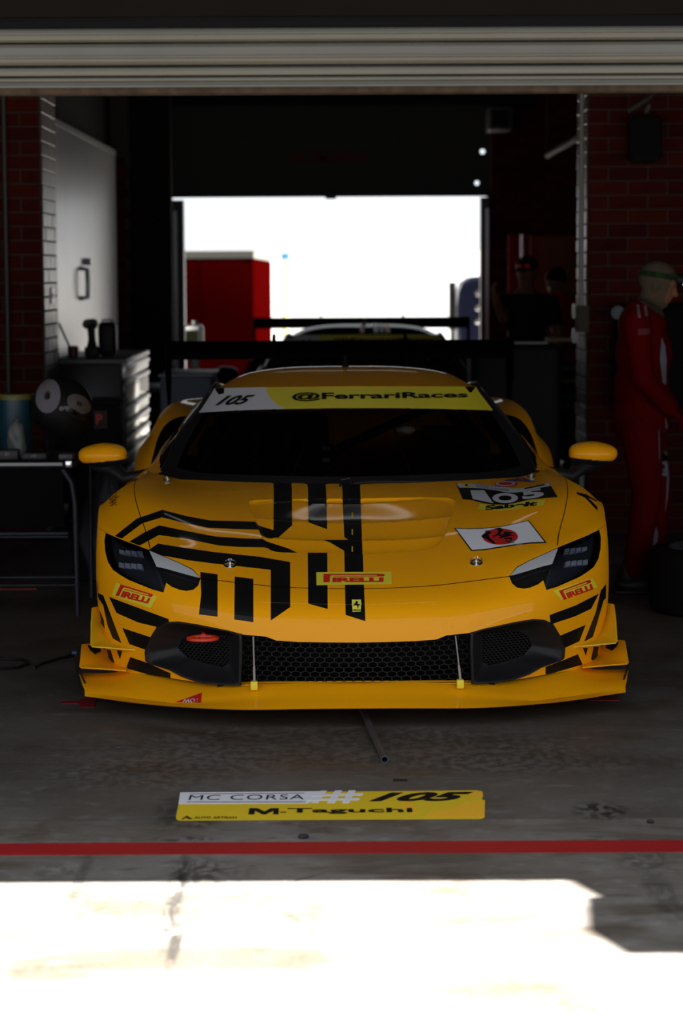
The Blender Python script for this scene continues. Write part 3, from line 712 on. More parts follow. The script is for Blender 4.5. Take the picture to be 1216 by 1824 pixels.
# wheels
for (wy, r, w) in ((1.12, .335, .27), (3.72, .345, .33)):
    for s in (-1, 1):
        wh = empty('wheel', (s*(.945-w/2), wy, r+.002), parent=car)
        mt_ = Matrix.Rotation(math.pi/2*s, 4, 'Y')
        lt('tyre', [(r-.10,-w/2+.01),(r-.02,-w/2),(r-.004,-w/2+.02),(r,-w/2+.05),(r,w/2-.05),(r-.004,w/2-.02),(r-.02,w/2),(r-.10,w/2-.01),(r-.11,w/2-.03),(r-.11,-w/2+.03)], M_RUB, wh, 40, mt_, True)
        rm = bmesh.new(); lathe(rm, [(r-.115,-w/2+.03),(r-.10,-w/2+.015),(r-.10,w/2-.015),(r-.115,w/2-.03),(r-.125,w/2-.05),(r-.125,-w/2+.05)], 40, mt_, closed=True)
        lathe(rm, [(0,w/2-.05),(.04,w/2-.05),(.05,w/2-.07),(.05,w/2-.12),(0,w/2-.12)], 20, mt_)
        for k in range(10):
            a = k*math.pi/5; tube(rm, [mt_ @ Vector((.04*math.cos(a), .04*math.sin(a), w/2-.08)), mt_ @ Vector(((r-.12)*math.cos(a), (r-.12)*math.sin(a), w/2-.05))], [.014, .009], 6)
        bobj('wheel_rim', rm, M_CARB, wh, True, 40)
# ---- rear wing
wg = empty('rear_wing', parent=car)
M_WING = mat('wing_carbon', (.005,.005,.007), .6, spec=0.0)
prof = [(4.18,1.165),(4.20,1.185),(4.26,1.198),(4.36,1.208),(4.46,1.222),(4.52,1.236),(4.525,1.23),(4.46,1.205),(4.36,1.182),(4.26,1.165),(4.20,1.158)]
dz = cy(606, 613, 4.4).z-1.228
n = len(prof); Vv = []
for x in np.linspace(-.905, .895, 25):
    q = 1-.25*min(1, abs(x)/.9)**4
    for y, z in prof: Vv.append((x, y, z+dz-.006*(1-q)))
Ff = [(i*n+k, i*n+(k+1) % n, (i+1)*n+(k+1) % n, (i+1)*n+k) for i in range(24) for k in range(n)]+[tuple(range(n)), tuple(24*n+k for k in range(n))[::-1]]
w_ = mobj('wing_blade', Vv, Ff, M_WING, wg, True); w_.data.set_sharp_from_angle(angle=math.radians(40))
for s in (-1, 1):
    x = s*.905 if s < 0 else .897
    plate('wing_end_plate', [(x,4.12,1.24+dz),(x,4.56,1.25+dz),(x,4.58,1.05+dz),(x,4.50,.93+dz),(x,4.34,.90+dz),(x,4.14,1.08+dz)], .008, M_WING, wg)
    xs = -.345 if s < 0 else .345
    plate('wing_support', [(xs,4.44,1.235+dz),(xs,4.42,1.275+dz),(xs,4.34,1.285+dz),(xs,4.20,1.25+dz),(xs,4.05,1.12+dz),(xs,3.98,.90),(xs,4.16,.90),(xs,4.16,1.05+dz),(xs,4.26,1.19+dz),(xs,4.34,1.225+dz)], .014, M_WING, wg)
bm = bmesh.new(); box(bm, -.92, .91, 4.52, 4.535, 1.215+dz, 1.245+dz); bobj('gurney_lip', bm, M_WING, wg)
# lower blade/deck spoiler seen below the wing through the gap
# ---- mirrors
for s in (0, 1):
    mr = empty('door_mirror', parent=car)
    if s == 0: C_ = cy(183.5, 810, 1.82); w2, h2 = (226-140)/2, 22
    else: C_ = cy(1055, 807, 1.82)
    k = (C_-LC).length/FPX
    # housing: superellipsoid, pointed outwards
    bm = bmesh.new(); nu, nv = 96, 48
    sx = -1 if s == 0 else 1
    rings = []
    for j in range(nv+1):
        t = -math.pi/2+math.pi*j/nv; ring = []
        for i in range(nu):
            a = 2*math.pi*i/nu
            X_ = math.sin(t)                     # -1 inner .. 1 outer
            rr = math.cos(t)**.62
            ta = 1-.22*max(0, X_)
            yy = math.cos(a)*rr*.075*ta; zz = math.sin(a)*rr*(.052 if math.sin(a) > 0 else .055)*ta
            if math.sin(a) < 0: zz = max(zz, -.055*rr)
            ring.append(bm.verts.new((C_.x+sx*X_*.1015, C_.y+yy-.02, C_.z+zz-.012*X_*0)))
        rings.append(ring)
    for a, b in zip(rings, rings[1:]):
        for i in range(nu):
            f_ = bm.faces.new((a[i], a[(i+1) % nu], b[(i+1) % nu], b[i])); f_.material_index = 1 if f_.calc_center_median().z < C_.z-.024 - .010*sx*(f_.calc_center_median().x-C_.x)/.1 else 0
    bmesh.ops.recalc_face_normals(bm, faces=bm.faces[:])
    bobj('mirror_housing', bm, [M_Y, M_BP], mr, True, 60)
    plate('mirror_glass', [(C_.x-.08, C_.y+.055, C_.z-.035),(C_.x+.08, C_.y+.055, C_.z-.035),(C_.x+.08, C_.y+.055, C_.z+.03),(C_.x-.08, C_.y+.055, C_.z+.03)], .004, M_CHR, mr)
    g = (lambda P: P) if s == 0 else (lambda P: [Vector((2*0-v.x, v.y, v.z)) for v in P])
    A = cy(160, 829, 1.80); B = cy(205, 832, 1.80)
    foot = [Vector((-.845,1.66,.775)), Vector((-.79,1.74,.775)), Vector((-.78,1.78,.79))]
    bm = bmesh.new(); P0 = [cy(170,826,1.82), cy(205,838,1.78), cy(225,853,1.72), Vector((-.83,1.70,.765))]
    tube(bm, g(P0), [.030, .034, .028, .024], 12); ob = bobj('mirror_arm', bm, M_BP, mr, True, 60); 
# ---- front details
def hit3(S, px, py, off=0.0):
    uv = np.array([S.hit(px, py)]); P = S.ev(uv)[0]; N = S.nrm(uv)[0]
    if N @ (P-np.array([0, 2.2, .2])) < 0: N = -N
    return Vector(P+N*off), Vector(N)
for (x, y, sc) in ((409.5,1006,1), (848,1002,1), (298,856,.75), (946,850,.75)):
    P0, N0 = hit3(SB, x, y); pn = empty('bonnet_pin', parent=car)
    R = N0.to_track_quat('Z', 'Y').to_matrix().to_4x4(); Mx = Matrix.Translation(P0) @ R @ Matrix.Scale(sc, 4)
    lt('pin_plate', [(0,.003),(.021,.003),(.024,.0),(0,0)], M_CHR, pn, 20, Mx)
    bm = bmesh.new(); lathe(bm, [(0,.018),(.004,.017),(.005,.0),(0,0)], 10, Mx)
    pts = [Mx @ Vector((.022*math.cos(a), .022*math.sin(a), .010)) for a in np.linspace(0, 2*math.pi, 17)]; tube(bm, pts, .0014, 6)
    tube(bm, [Mx @ Vector(q) for q in ((-.003,.0,.012),(-.004,.008,.022),(.004,.008,.023),(.003,.0,.012))], .0014, 6)
    bobj('pin_ring', bm, M_CHR, pn, True, 50)
def sdecal(name, quad, txt, m, S=SB, bold=.03, shear=0, mx=7, off=.0016, parent=car, space=1.0):
    V_, F_ = text2d(txt, bold, shear, space); return decal(name, (quadmap(quad, V_), F_), m, S, off, parent, mx)
def pirelli(bgq, q):                       # the tyre-maker decal: yellow plate, long-topped P and letters
    d = decal('tyre_maker_decal', polyVF(bgq), M_LEM, SB, .0010, car, 14)
    U = lambda P: [tuple(v) for v in quadmap(q, np.array(P, float))]
    P1 = U([(0,1),(.96,1),(.985,.95),(1,.85),(.985,.72),(.955,.68),(.165,.68),(.165,.74),(.86,.76),(.88,.80),(.86,.86),(.155,.86),(.11,.80),(.10,0),(0,0)])
    V_, F_ = text2d('IRELLI', .055, 0, .95); V_ = V_*np.array([.83, .56])+np.array([.145, 0.0])
    decal('tyre_maker_lettering', joinVF(polyVF(P1), (quadmap(q, V_), F_)), M_RED, SB, .0018, d, 12)
pirelli(z3([(212,262),(388,322),(362,374),(192,318)]), z3([(232,270),(374,314),(354,354),(210,318)]))
pirelli(z4([(866,275),(1022,224),(1045,262),(900,312)]), z4([(888,276),(1014,230),(1030,268),(908,312)]))
pirelli(Z([(580,80),(1120,76),(1126,166),(582,174)], 4.0533, 420, 1000), Z([(632,93),(1076,93),(1076,151),(632,153)], 4.0533, 420, 1000))
# badge on the nose
zb_ = lambda P: Z(P, 4.0533, 420, 1000)
bd = decal('nose_badge', polyVF(zb_([(832,272),(908,272),(906,372),(838,374)])), M_CHR, SB, .002)
decal('badge_field', polyVF(zb_([(838,280),(903,280),(901,364),(842,366)])), mat('badge_yellow', (.75,.70,.10), .4), SB, .0028, bd)
decal('badge_horse', joinVF(polyVF(zb_([(866,292),(876,291),(881,300),(878,308),(884,314),(896,314),(898,322),(890,320),(884,326),(886,334),(878,344),(874,342),(880,332),(872,324),(862,320),(852,326),(846,320),(856,314),(848,306),(858,308),(864,304),(862,298)])), (quadmap(zb_([(844,350),(900,350),(899,362),(845,362)]), text2d('FERRARI', .03)[0]), text2d('FERRARI', .03)[1])), M_STRIPE, SB, .0036, bd, 9)
# number board on the right of the bonnet
nb = decal('number_board', polyVF(zf([(162,157),(330,162),(490,178),(600,192),(690,205),(740,205),(800,193),(880,178),(1000,152),(1080,282),(950,292),(820,305),(700,335),(600,352),(490,350),(400,336),(300,308),(222,302)])), M_STRIPE, SB, .0008)
decal('number_board_header', polyVF(zf([(166,160),(330,164),(490,180),(600,194),(690,206),(740,206),(800,195),(880,180),(998,154),(1015,184),(900,203),(780,232),(700,245),(620,242),(520,222),(400,207),(300,200),(190,198)])), M_WHITE, SB, .0016, nb)
sdecal('race_number', zf([(290,222),(415,222),(498,340),(312,302)]), '1', M_WHITE, bold=.04, parent=nb, off=.0018)
sdecal('race_number', zf([(488,248),(722,248),(722,338),(488,338)]), 'O', M_WHITE, bold=.05, parent=nb, off=.0018)
sdecal('race_number', zf([(735,222),(935,202),(965,280),(768,308)]), '5', M_WHITE, bold=.05, parent=nb, off=.0018)
decal('board_badge', polyVF(smoothp(zf([(208,166),(300,168),(303,188),(255,196),(210,186)]), 2)), mat('badge_yellow', (.75,.70,.10), .4), SB, .0022, nb)
decal('board_badge_horse', polyVF(zf([(245,172),(262,170),(272,178),(262,190),(252,188),(240,180)])), M_STRIPE, SB, .003, nb)
sdecal('board_lettering', zf([(347,174),(550,190),(552,199),(347,184)]), 'FERRARI', M_STRIPE, bold=.0, parent=nb, off=.0024)
sdecal('board_lettering', zf([(347,187),(640,216),(640,230),(347,198)]), 'CHALLENGE', M_STRIPE, bold=.0, parent=nb, off=.0024)
sdecal('board_lettering', zf([(775,205),(960,166),(965,178),(782,216)]), 'BRIDGESTONE'[:0]+'DHL EXPRESS'[:0]+'________', M_STRIPE, bold=.02, parent=nb, off=.0024)
sb_ = decal('sponsor_plate', polyVF(zf([(378,346),(500,354),(620,352),(760,325),(850,309),(968,306),(950,360),(820,367),(700,392),(560,405),(440,400),(358,392)])), M_LEM, SB, .0012)
sdecal('sponsor_lettering', zf([(425,362),(905,318),(888,362),(425,405)]), 'Sabelt', M_STRIPE, bold=.05, parent=sb_, off=.0022)
el = lambda cx, cyy, rx, ry, n=28: [(cx+rx*math.cos(2*math.pi*k/n), cyy+ry*math.sin(2*math.pi*k/n)) for k in range(n)]
rd = decal('round_sticker', polyVF(zf(el(612,163,105,28))), M_RED, SB, .001)
decal('round_sticker_ring', polyVF(zf(el(608,162,88,21))), M_WHITE, SB, .0016, rd)
decal('round_sticker_core', polyVF(zf(el(606,162,66,14))), M_RED, SB, .0022, rd)
bs = decal('blue_sticker', polyVF(zf([(600,128),(760,105),(880,140),(860,150),(720,138),(610,137)])), M_BLUE, SB, .001)
decal('blue_sticker_mark', polyVF(zf([(715,112),(760,112),(790,142),(760,146),(740,125)])), M_RED, SB, .0018, bs)
# flag
fl = decal('flag_decal', polyVF(zf([(143,562),(280,566),(400,562),(560,548),(690,520),(818,492),(980,696),(840,702),(700,718),(560,740),(420,762),(300,770)])), M_STRIPE, SB, .001)
decal('flag_field', polyVF(zf([(162,570),(280,574),(400,571),(560,556),(690,528),(812,500),(958,688),(840,692),(700,708),(560,730),(420,754),(306,761)])), mat('flag_white', (.78,.78,.86), .4), SB, .0018, fl)
decal('flag_disc', polyVF(zf(el(560,643,160,73,36))), M_RED2, SB, .0026, fl)
ST = [[(425,590),(462,592),(480,612),(455,625),(462,650),(505,690),(522,715),(492,705),(440,668),(392,648),(398,630),(432,612)],
      [(510,570),(560,565),(592,580),(570,600),(560,625),(500,648),(490,640),(535,618),(545,590)],
      [(585,598),(685,606),(650,618),(655,626),(700,632),(640,642),(560,660),(548,650),(590,632),(560,640),(540,632),(600,618)],
      [(590,655),(660,650),(690,690),(680,704),(640,700),(600,686),(610,680),(650,684),(640,664),(600,668)]]
decal('flag_calligraphy', joinVF(*[polyVF(zf(s)) for s in ST]), M_STRIPE, SB, .0034, fl)
# lettering on the left fender, reading downwards
sdecal('fender_lettering', Z([(1053,467),(1057,605),(988,618),(975,470)], 5.0667, 0, 780)[0:1] + Z([(1057,605),(990,618),(975,478)], 5.0667, 0, 780), 'RTISAN', M_STRIPE, bold=.0, off=.001)
# round club badge on the left flank
decal('side_badge', polyVF(smoothp(Z([(858,1290),(880,1292),(888,1340),(884,1410),(872,1412),(860,1340)], 5.0667, 0, 780), 1)), M_RED, SB, .001)
# tow mark on the splitter
def ondecal(name, VF, m, bvh, off, parent, mx=8, shift=(0, 0, 0)):
    V_, T_ = subdiv(*VF, mx); P = []
    for x, y in V_:
        d = lray(x, y).normalized(); loc, nn, i, di = bvh.ray_cast(LC, d)
        if loc is None: loc = bvh.find_nearest(LC+d*8.9)[0]
        P.append(loc-d*off)
    return mobj(name, P, [t[::-1] for t in T_], m, parent)
tw = ondecal('tow_mark', polyVF(z3([(465,780),(583,738),(578,782)])), M_RED, splbvh, .002, car)
V_, F_ = text2d('TOW', .02); ondecal('tow_lettering', (quadmap(z3([(568,780),(497,782),(502,764),(572,764)]), V_), F_), M_WHITE, splbvh, .004, tw)
# tow ring, stay wires with yellow tape
c_ = cy(361, 1137, .13); k = (c_-LC).length/FPX
bm = bmesh.new(); pts = [c_+Vector((26*k*math.cos(a), .050*math.sin(a), 0)) for a in np.linspace(0, 2*math.pi, 33)]; tube(bm, pts, .007, 8, caps=False)
tube(bm, [c_+Vector((0, .045, .0)), c_+Vector((0.0, .16, -.0))], .011, 8)
bobj('tow_ring', bm, mat('tow_red', (.65,.03,.01), .4, coat=.3), car, True, 60)
for (x0, y0, x1, y1) in ((451,1134,453,1216), (811,1133,820,1213)):
    bm = bmesh.new(); a = cy(x0, y0, .07); b = cy(x1, y1, .10); tube(bm, [a, a*.5+b*.5, b], .0028, 6); tube(bm, [a*.35+b*.65, b], .0045, 6)
    w = bobj('stay_wire', bm, mat('wire_grey', (.45,.45,.45), .4, .5), car, True, 60)
    bm = bmesh.new(); b2 = cy(x1, y1+6, .085); box(bm, b2.x-.014, b2.x+.012, b2.y-.015, b2.y+.015, b2.z-.014, b2.z+.018, .004)
    bobj('yellow_tape', bm, mat('tape_yellow', (.8,.65,.02), .5), w, True, 40)
# ---- cockpit seen through the screen
def seat(cx_):
    s = empty('racing_seat', parent=car)
    grid2 = bmesh.new(); box(grid2, cx_-.23, cx_+.23, 2.32, 2.42, .35, .98, .04); bobj('backrest', grid2, M_BM, s, True, 40)
    g2 = bmesh.new(); box(g2, cx_-.23, cx_+.23, 1.9, 2.35, .32, .42, .04); bobj('seat_cushion', g2, M_BM, s, True, 40)
    for q in (-1, 1):
        g3 = bmesh.new(); box(g3, cx_+q*.22-.03, cx_+q*.22+.03, 2.2, 2.42, .70, .98, .025); bobj('head_bolster', g3, M_BM, s, True, 40)
        tb('harness_strap', [(cx_+q*.07, 2.31, .90), (cx_+q*.07, 2.30, .75), (cx_+q*.05, 2.28, .55)], .018, mat('harness_grey', (.08,.08,.09), .7), s)
seat(-.33)
bm = bmesh.new(); box(bm, -.70, .70, 1.50, 1.75, .50, .74, .04); bobj('dashboard', bm, M_BM, car, True, 40)
bm = bmesh.new(); pts = [Vector((-.33+.15*math.cos(a), 1.86-.02*math.sin(a), .72+.10*math.sin(a))) for a in np.linspace(0, 2*math.pi, 25)]; tube(bm, pts, .014, 8, caps=False); tube(bm, [(-.47,1.86,.72),(-.19,1.86,.72)], .02, 8)
bobj('steering_wheel', bm, M_BP, car, True, 60)
M_CAGE = mat('cage_grey', (.03,.03,.033), .4)
for nm, pts in (('roll_hoop', [(-.66,2.5,.3),(-.62,2.5,.8),(-.48,2.5,1.08),(0,2.5,1.13),(.48,2.5,1.08),(.62,2.5,.8),(.66,2.5,.3)]), ('cage_bar', [(-.45,2.5,1.07),(-.40,2.1,1.05),(-.62,1.7,.78)]), ('cage_bar', [(.45,2.5,1.07),(.40,2.1,1.05),(.62,1.7,.78)]), ('cage_bar', [(-.5,2.5,.6),(.5,2.5,1.05)])):
    tb(nm, pts, .02, M_CAGE, car)
bm = bmesh.new(); a = cy(580, 808, 1.62); box(bm, a.x-.03, a.x+.03, a.y, a.y+.05, a.z-.05, a.z+.04, .004); e_ = bobj('equipment_box', bm, M_BP, car)
for (u, v, h) in ((580,799,6), (581,820,6)):
    a = cy(u, v, 1.61); bx('equipment_label', a.x-.016, a.x+.016, a.y+.004, a.y+.009, a.z-.008, a.z+.008, mat('label_white', (.95,.95,1.0), .5), e_)
tb('aerial_wire', [cy(697,752,1.83), cy(716,800,1.64), cy(733,848,1.46)], .0022, mat('wire_tan', (.3,.2,.08), .5), car, 6)
tb('aerial_wire', [cy(540,800,1.66), cy(527,830,1.54), cy(516,852,1.46)], .0022, mat('wire_tan', (.3,.2,.08), .5), car, 6)
# ============================================================ THE BUILDING
def concrete(name='worn_concrete', outer=False):
    m = bpy.data.materials.new(name); m.use_nodes = True; nt = m.node_tree; b = nt.nodes['Principled BSDF']; L = nt.links.new
    tc = nt.nodes.new('ShaderNodeTexCoord')
    def noise(s, d=6, mp=None, dis=0):
        n = nt.nodes.new('ShaderNodeTexNoise'); n.inputs['Scale'].default_value = s; n.inputs['Detail'].default_value = d; n.inputs['Distortion'].default_value = dis
        if mp:
            q = nt.nodes.new('ShaderNodeMapping'); q.inputs['Scale'].default_value = mp; L(tc.outputs['Object'], q.inputs[0]); L(q.outputs[0], n.inputs['Vector'])
        else: L(tc.outputs['Object'], n.inputs['Vector'])
        return n
    def ramp(src, a, b_, lo=0., hi=1.):
        r = nt.nodes.new('ShaderNodeMapRange'); r.inputs['From Min'].default_value = a; r.inputs['From Max'].default_value = b_; r.inputs['To Min'].default_value = lo; r.inputs['To Max'].default_value = hi
        L(src, r.inputs['Value']); return r.outputs[0]
    def mix(f, a, c):
        x = nt.nodes.new('ShaderNodeMix'); x.data_type = 'RGBA'; L(f, x.inputs['Factor'])
        for s, v in (('A', a), ('B', c)):
            if isinstance(v, tuple): x.inputs[s].default_value = (*v, 1)
            else: L(v, x.inputs[s])
        return x.outputs['Result']
    def mul(a, c):
        x = nt.nodes.new('ShaderNodeMath'); x.operation = 'MULTIPLY'; L(a, x.inputs[0]); L(c, x.inputs[1]); return x.outputs[0]
    base = mix(ramp(noise(1.3, 8).outputs['Fac'], .38, .62), (.150,.138,.128), (.100,.086,.074))
    base = mix(mul(ramp(noise(2.2, 8, dis=.6).outputs['Fac'], .54, .66), ramp(noise(30, 3).outputs['Fac'], .4, .6, .5, 1)), base, (.080,.056,.040))
    base = mix(ramp(noise(14, 8).outputs['Fac'], .55, .7, 0, .5), base, (.21,.205,.19))
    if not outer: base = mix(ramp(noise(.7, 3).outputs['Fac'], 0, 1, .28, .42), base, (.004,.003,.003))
    if outer:
        base = mix(ramp(noise(1.7, 10, (.6, 2.2, 1), .8).outputs['Fac'], .53, .63, 0, .8), base, (.062,.048,.036))
        base = mix(ramp(noise(26, 8, (.35, 1, 1)).outputs['Fac'], .60, .68, 0, .7), base, (.05,.042,.036))
    # rubbed tyre dirt, and shade painted near the car nose, in fixed places: (x, y, rx, ry, strength)
    sep = nt.nodes.new('ShaderNodeSeparateXYZ'); L(tc.outputs['Object'], sep.inputs[0])
    fine = ramp(noise(34, 6, (1, .5, 1)).outputs['Fac'], .44, .56)
    streak = ramp(noise(9, 8, (2.2, .7, 1), 1.0).outputs['Fac'], .38, .52)
    def blob(cx, cy_, rx, ry, st, tex=None, ang=0.0):
        vm = nt.nodes.new('ShaderNodeVectorMath'); vm.operation = 'SUBTRACT'; L(tc.outputs['Object'], vm.inputs[0]); vm.inputs[1].default_value = (cx, cy_, 0)
        if ang:
            rt_ = nt.nodes.new('ShaderNodeVectorRotate'); rt_.rotation_type = 'Z_AXIS'; rt_.inputs['Angle'].default_value = -ang; L(vm.outputs[0], rt_.inputs['Vector']); vm = rt_
        vs = nt.nodes.new('ShaderNodeVectorMath'); vs.operation = 'MULTIPLY'; L(vm.outputs[0], vs.inputs[0]); vs.inputs[1].default_value = (1/rx, 1/ry, 0)
        ln = nt.nodes.new('ShaderNodeVectorMath'); ln.operation = 'LENGTH'; L(vs.outputs[0], ln.inputs[0])
        return mul(ramp(ln.outputs['Value'], .45, 1.0, st, 0.), fine if tex is None else tex)
    for px_, py_, rx, ry, s in STAINS_AND_SHADE:
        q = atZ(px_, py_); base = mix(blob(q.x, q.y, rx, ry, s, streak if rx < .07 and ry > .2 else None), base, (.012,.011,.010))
    for p0, p1, wd, s in (((222,1570),(505,1535),.007,.9),((345,1618),(610,1546),.008,.85),((430,1620),(625,1566),.006,.7),((490,1610),(600,1690),.020,.35),((920,1712),(1075,1732),.005,.6)):
        q0, q1 = atZ(*p0), atZ(*p1); v = q1-q0
        base = mix(blob((q0.x+q1.x)/2, (q0.y+q1.y)/2, v.length/2, wd, s, streak, math.atan2(v.y, v.x)), base, (.012,.011,.010))
    base = mix(ramp(noise(.9, 4, (.25, 2.5, 1)).outputs['Fac'], .56, .72, 0, .35), base, (.045,.036,.030))
    L(base, b.inputs['Base Color']); b.inputs['Roughness'].default_value = .62
    L(ramp(noise(3, 5).outputs['Fac'], .3, .7, .42, .75), b.inputs['Roughness'])
    bu = nt.nodes.new('ShaderNodeBump'); bu.inputs['Strength'].default_value = .25; bu.inputs['Distance'].default_value = .01; L(noise(45, 6).outputs['Fac'], bu.inputs['Height']); L(bu.outputs[0], b.inputs['Normal'])
    return m
STAINS_AND_SHADE = [(1072,1444,.11,.16,1.),(345,1455,.11,.2,.9),(312,1600,.030,.60,.95),(312,1680,.022,.3,.9),(600,1330,1.3,.55,.5),(250,1380,.5,.3,.45),(950,1360,.6,.25,.4),(330,1495,.12,.05,.7),(345,1560,.10,.28,.55),(390,1560,.14,.22,.3),(145,1560,.02,.5,.4),(1150,1530,.10,.25,.5),(1180,1600,.06,.3,.5),
          (560,1640,.10,.2,.22),(100,1552,.1,.09,.4),(300,1440,.05,.3,.5),(1100,1500,.3,.05,.5)]  # the widest soft ellipse paints shade on the floor before the nose
FX0, FX1 = -7.0, 7.0
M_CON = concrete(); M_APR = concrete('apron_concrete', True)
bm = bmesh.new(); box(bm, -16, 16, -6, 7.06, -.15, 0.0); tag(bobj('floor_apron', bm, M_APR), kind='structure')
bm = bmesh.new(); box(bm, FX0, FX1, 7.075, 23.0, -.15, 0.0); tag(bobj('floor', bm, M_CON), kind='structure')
bm = bmesh.new(); box(bm, FX0, FX1, 7.06, 7.075, -.15, -.012); tag(bobj('floor_joint', bm, mat('joint_grey', (.05,.045,.04), .9)), kind='structure')
bm = bmesh.new(); box(bm, -25, 25, 23.0, 90, -.15, 0.0); tag(bobj('floor_rear_yard', bm, mat('yard_concrete', (.30,.29,.28), .8)), kind='structure')
# ceiling, and an unseen slab outlined to cast the notched shadow outside
CH = 3.4
bm = bmesh.new(); box(bm, FX0, FX1, 7.0, 23.0, CH, CH+.12); tag(bobj('ceiling', bm, mat('ceiling_grey', (.02,.02,.02), .8)), kind='structure')
can = [(1040,1568),(1095,1596),(1072,1598),(1076,1655),(1146,1697),(1230,1697),(1400,1697),(1400,1540),(1040,1540)]
cw_ = []
for a in can:
    q = atZ(*a); cw_.append(q + Vector((SUNV.x, SUNV.y, 0))*CH + Vector((0, 0, CH)))
edgeY = (atZ(500, 1568).y + SUNV.y*CH)
cw_[0].y = cw_[-1].y = edgeY; cw_[-1].y = edgeY+.02
for i in (5, 6): cw_[i].x += 2.5
cw_[7].x += 2.5; cw_[7].y = edgeY+.02
top = [v+Vector((0, 0, .06)) for v in cw_]; k = len(cw_)
shadow_slab = mobj('wall_front_shadow_slab', [tuple(v) for v in cw_+top], [tuple(range(k))[::-1], tuple(range(k, 2*k))]+[(i, (i+1) % k, k+(i+1) % k, k+i) for i in range(k)], mat('shadow_slab_grey', (.3,.3,.3), .5)); tag(shadow_slab, kind='structure')
# front wall above the shutter
YD = 7.02
zT = lambda py, Y=YD: atY(608, py, Y).z
M_LIN = mat('dark_lintel_steel', (.006,.005,.004), .8, spec=.01, noise=(3, (.005,.0045,.004)))
bm = bmesh.new(); box(bm, FX0, FX1, YD-.02, YD+.10, zT(29), CH+.02); tag(bobj('wall_front', bm, M_LIN), kind='structure')
bm = bmesh.new(); box(bm, FX0, FX1, YD+.0, YD+.10, zT(48)-.0, zT(29), 0); tag(bobj('trim_1', bm, mat('shutter_hood_steel', (.007,.007,.008), .7, spec=.01)), kind='structure')
bm = bmesh.new(); box(bm, FX0, FX1, edgeY, 7.01, CH, CH+.12); tag(bobj('wall_front_coping', bm, M_LIN), kind='structure')
# ---- front roller shutter: interlocking slats, each its own piece
M_SH = mat('shutter_grey_paint', (.070,.067,.054), .42, noise=(5, (.061,.058,.047)))
dr = empty('roller_shutter', (0, YD, zT(160)), 0, 'grey slatted roller shutter half lowered across the top of the garage front', 'roller shutter')
def extr(name, prof, x0, x1, m, parent):
    n = len(prof); V = [(x0, y, z) for y, z in prof]+[(x1, y, z) for y, z in prof]
    return mobj(name, [(a, b-YD, c-zT(160)) for a, b, c in V], [(i, (i+1) % n, n+(i+1) % n, n+i) for i in range(n)]+[tuple(range(n))[::-1], tuple(range(n, 2*n))], m, parent)
def slat(py0, py1, ridge=None):
    a, b = zT(py0), zT(py1); h = a-b
    pr = [(YD+.012, a), (YD-.004, a-.05*h), (YD-.012, a-.2*h), (YD-.016, a-.45*h)]
    if ridge: r = zT(ridge); pr += [(YD-.017, r+.004), (YD-.023, r+.002), (YD-.023, r-.002), (YD-.015, r-.004)]
    pr += [(YD-.013, a-.8*h), (YD-.004, a-.93*h), (YD+.012, b+.0015)]
    pr += [(YD+.02, b+.0015), (YD+.02, a)]
    return pr
for q in ((2, 27), (48, 75, 59), (75, 117, 101), (117, 137)):
    if q[0] > 10: extr('shutter_slat', slat(*q), FX0, FX1, M_SH, dr)
a, b = zT(137), zT(155)
extr('bottom_rail', [(YD+.02,a),(YD-.016,a),(YD-.022,a-.004),(YD-.022,a-.010),(YD-.014,a-.014),(YD-.014,b+.008),(YD-.024,b+.006),(YD-.026,b),(YD+.02,b)], FX0, FX1, M_SH, dr)
c = zT(168); extr('rubber_seal', [(YD-.02,b),(YD-.018,c+.004),(YD-.01,c),(YD+.02,c),(YD+.03,c+.006),(YD+.02,b)], FX0, FX1, mat('brown_seal', (.040,.028,.019), .7, noise=(30, (.022,.016,.011))), dr)
# ---- brick walls
BR = [mat('red_brick', (.068,.010,.006), .8, spec=.04, noise=(9, (.05,.008,.005)), bump=(50, .3)), mat('red_brick_dark', (.052,.009,.006), .8, spec=.04, noise=(9, (.04,.007,.005)), bump=(50, .3)), mat('red_brick_light', (.080,.012,.007), .8, spec=.04, noise=(9, (.06,.010,.006)), bump=(50, .3))]
BR += [mat('lit_return_brick', (.16,.10,.09), .38, spec=.6, bump=(50, .15))]  # paler tint paints the light from the rear onto the pier returns
M_MORT = mat('mortar', (.060,.050,.044), .9, bump=(60, .2))
_bk = {}
def brickmesh(L, w, m_):
    k = (round(L, 3), round(w, 3), m_)
    if k not in _bk:
        bm = bmesh.new(); box(bm, -L/2, L/2, -w/2, w/2, -.0385, .0385, .0025, 1); me = bpy.data.meshes.new('brick'); bm.to_mesh(me); bm.free(); me.materials.append(BR[m_]); _bk[k] = me
    return _bk[k]
def bricks(parent, x0, x1, y, z1, face='y', skip=None):
    """stretcher-bond courses on a wall face; pieces sit 12 mm proud of the mortar"""
    j = 0; z = .045
    while z < z1:
        x = x0-(0.12 if j % 2 else 0)
        while x < x1-.01:
            a, b = max(x, x0), min(x+.23, x1)
            if b-a > .04:
                o = bpy.data.objects.new('brick', brickmesh(b-a, .05, random.choice((0, 0, 1, 2)) if face == 'y' else 3)); COL.objects.link(o); o.parent = parent
                d = random.uniform(-.0015, .0015)
                if face == 'y': o.location = ((a+b)/2, y+.013+d, z)
                else: o.location = (y+(-.013+d if face == 'x+' else .013+d), (a+b)/2, z); o.rotation_euler = (0, 0, math.pi/2)
            x += .24
        z += .086; j += 1
YW = 15.0
xl = atY(75, 600, YW).x; xr = atY(1048, 600, YW).x
def wall(name, x0, x1, y0, y1, m=M_MORT, z1=CH):
    bm = bmesh.new(); box(bm, x0, x1, y0, y1, 0, z1); return tag(bobj(name, bm, m), kind='structure')
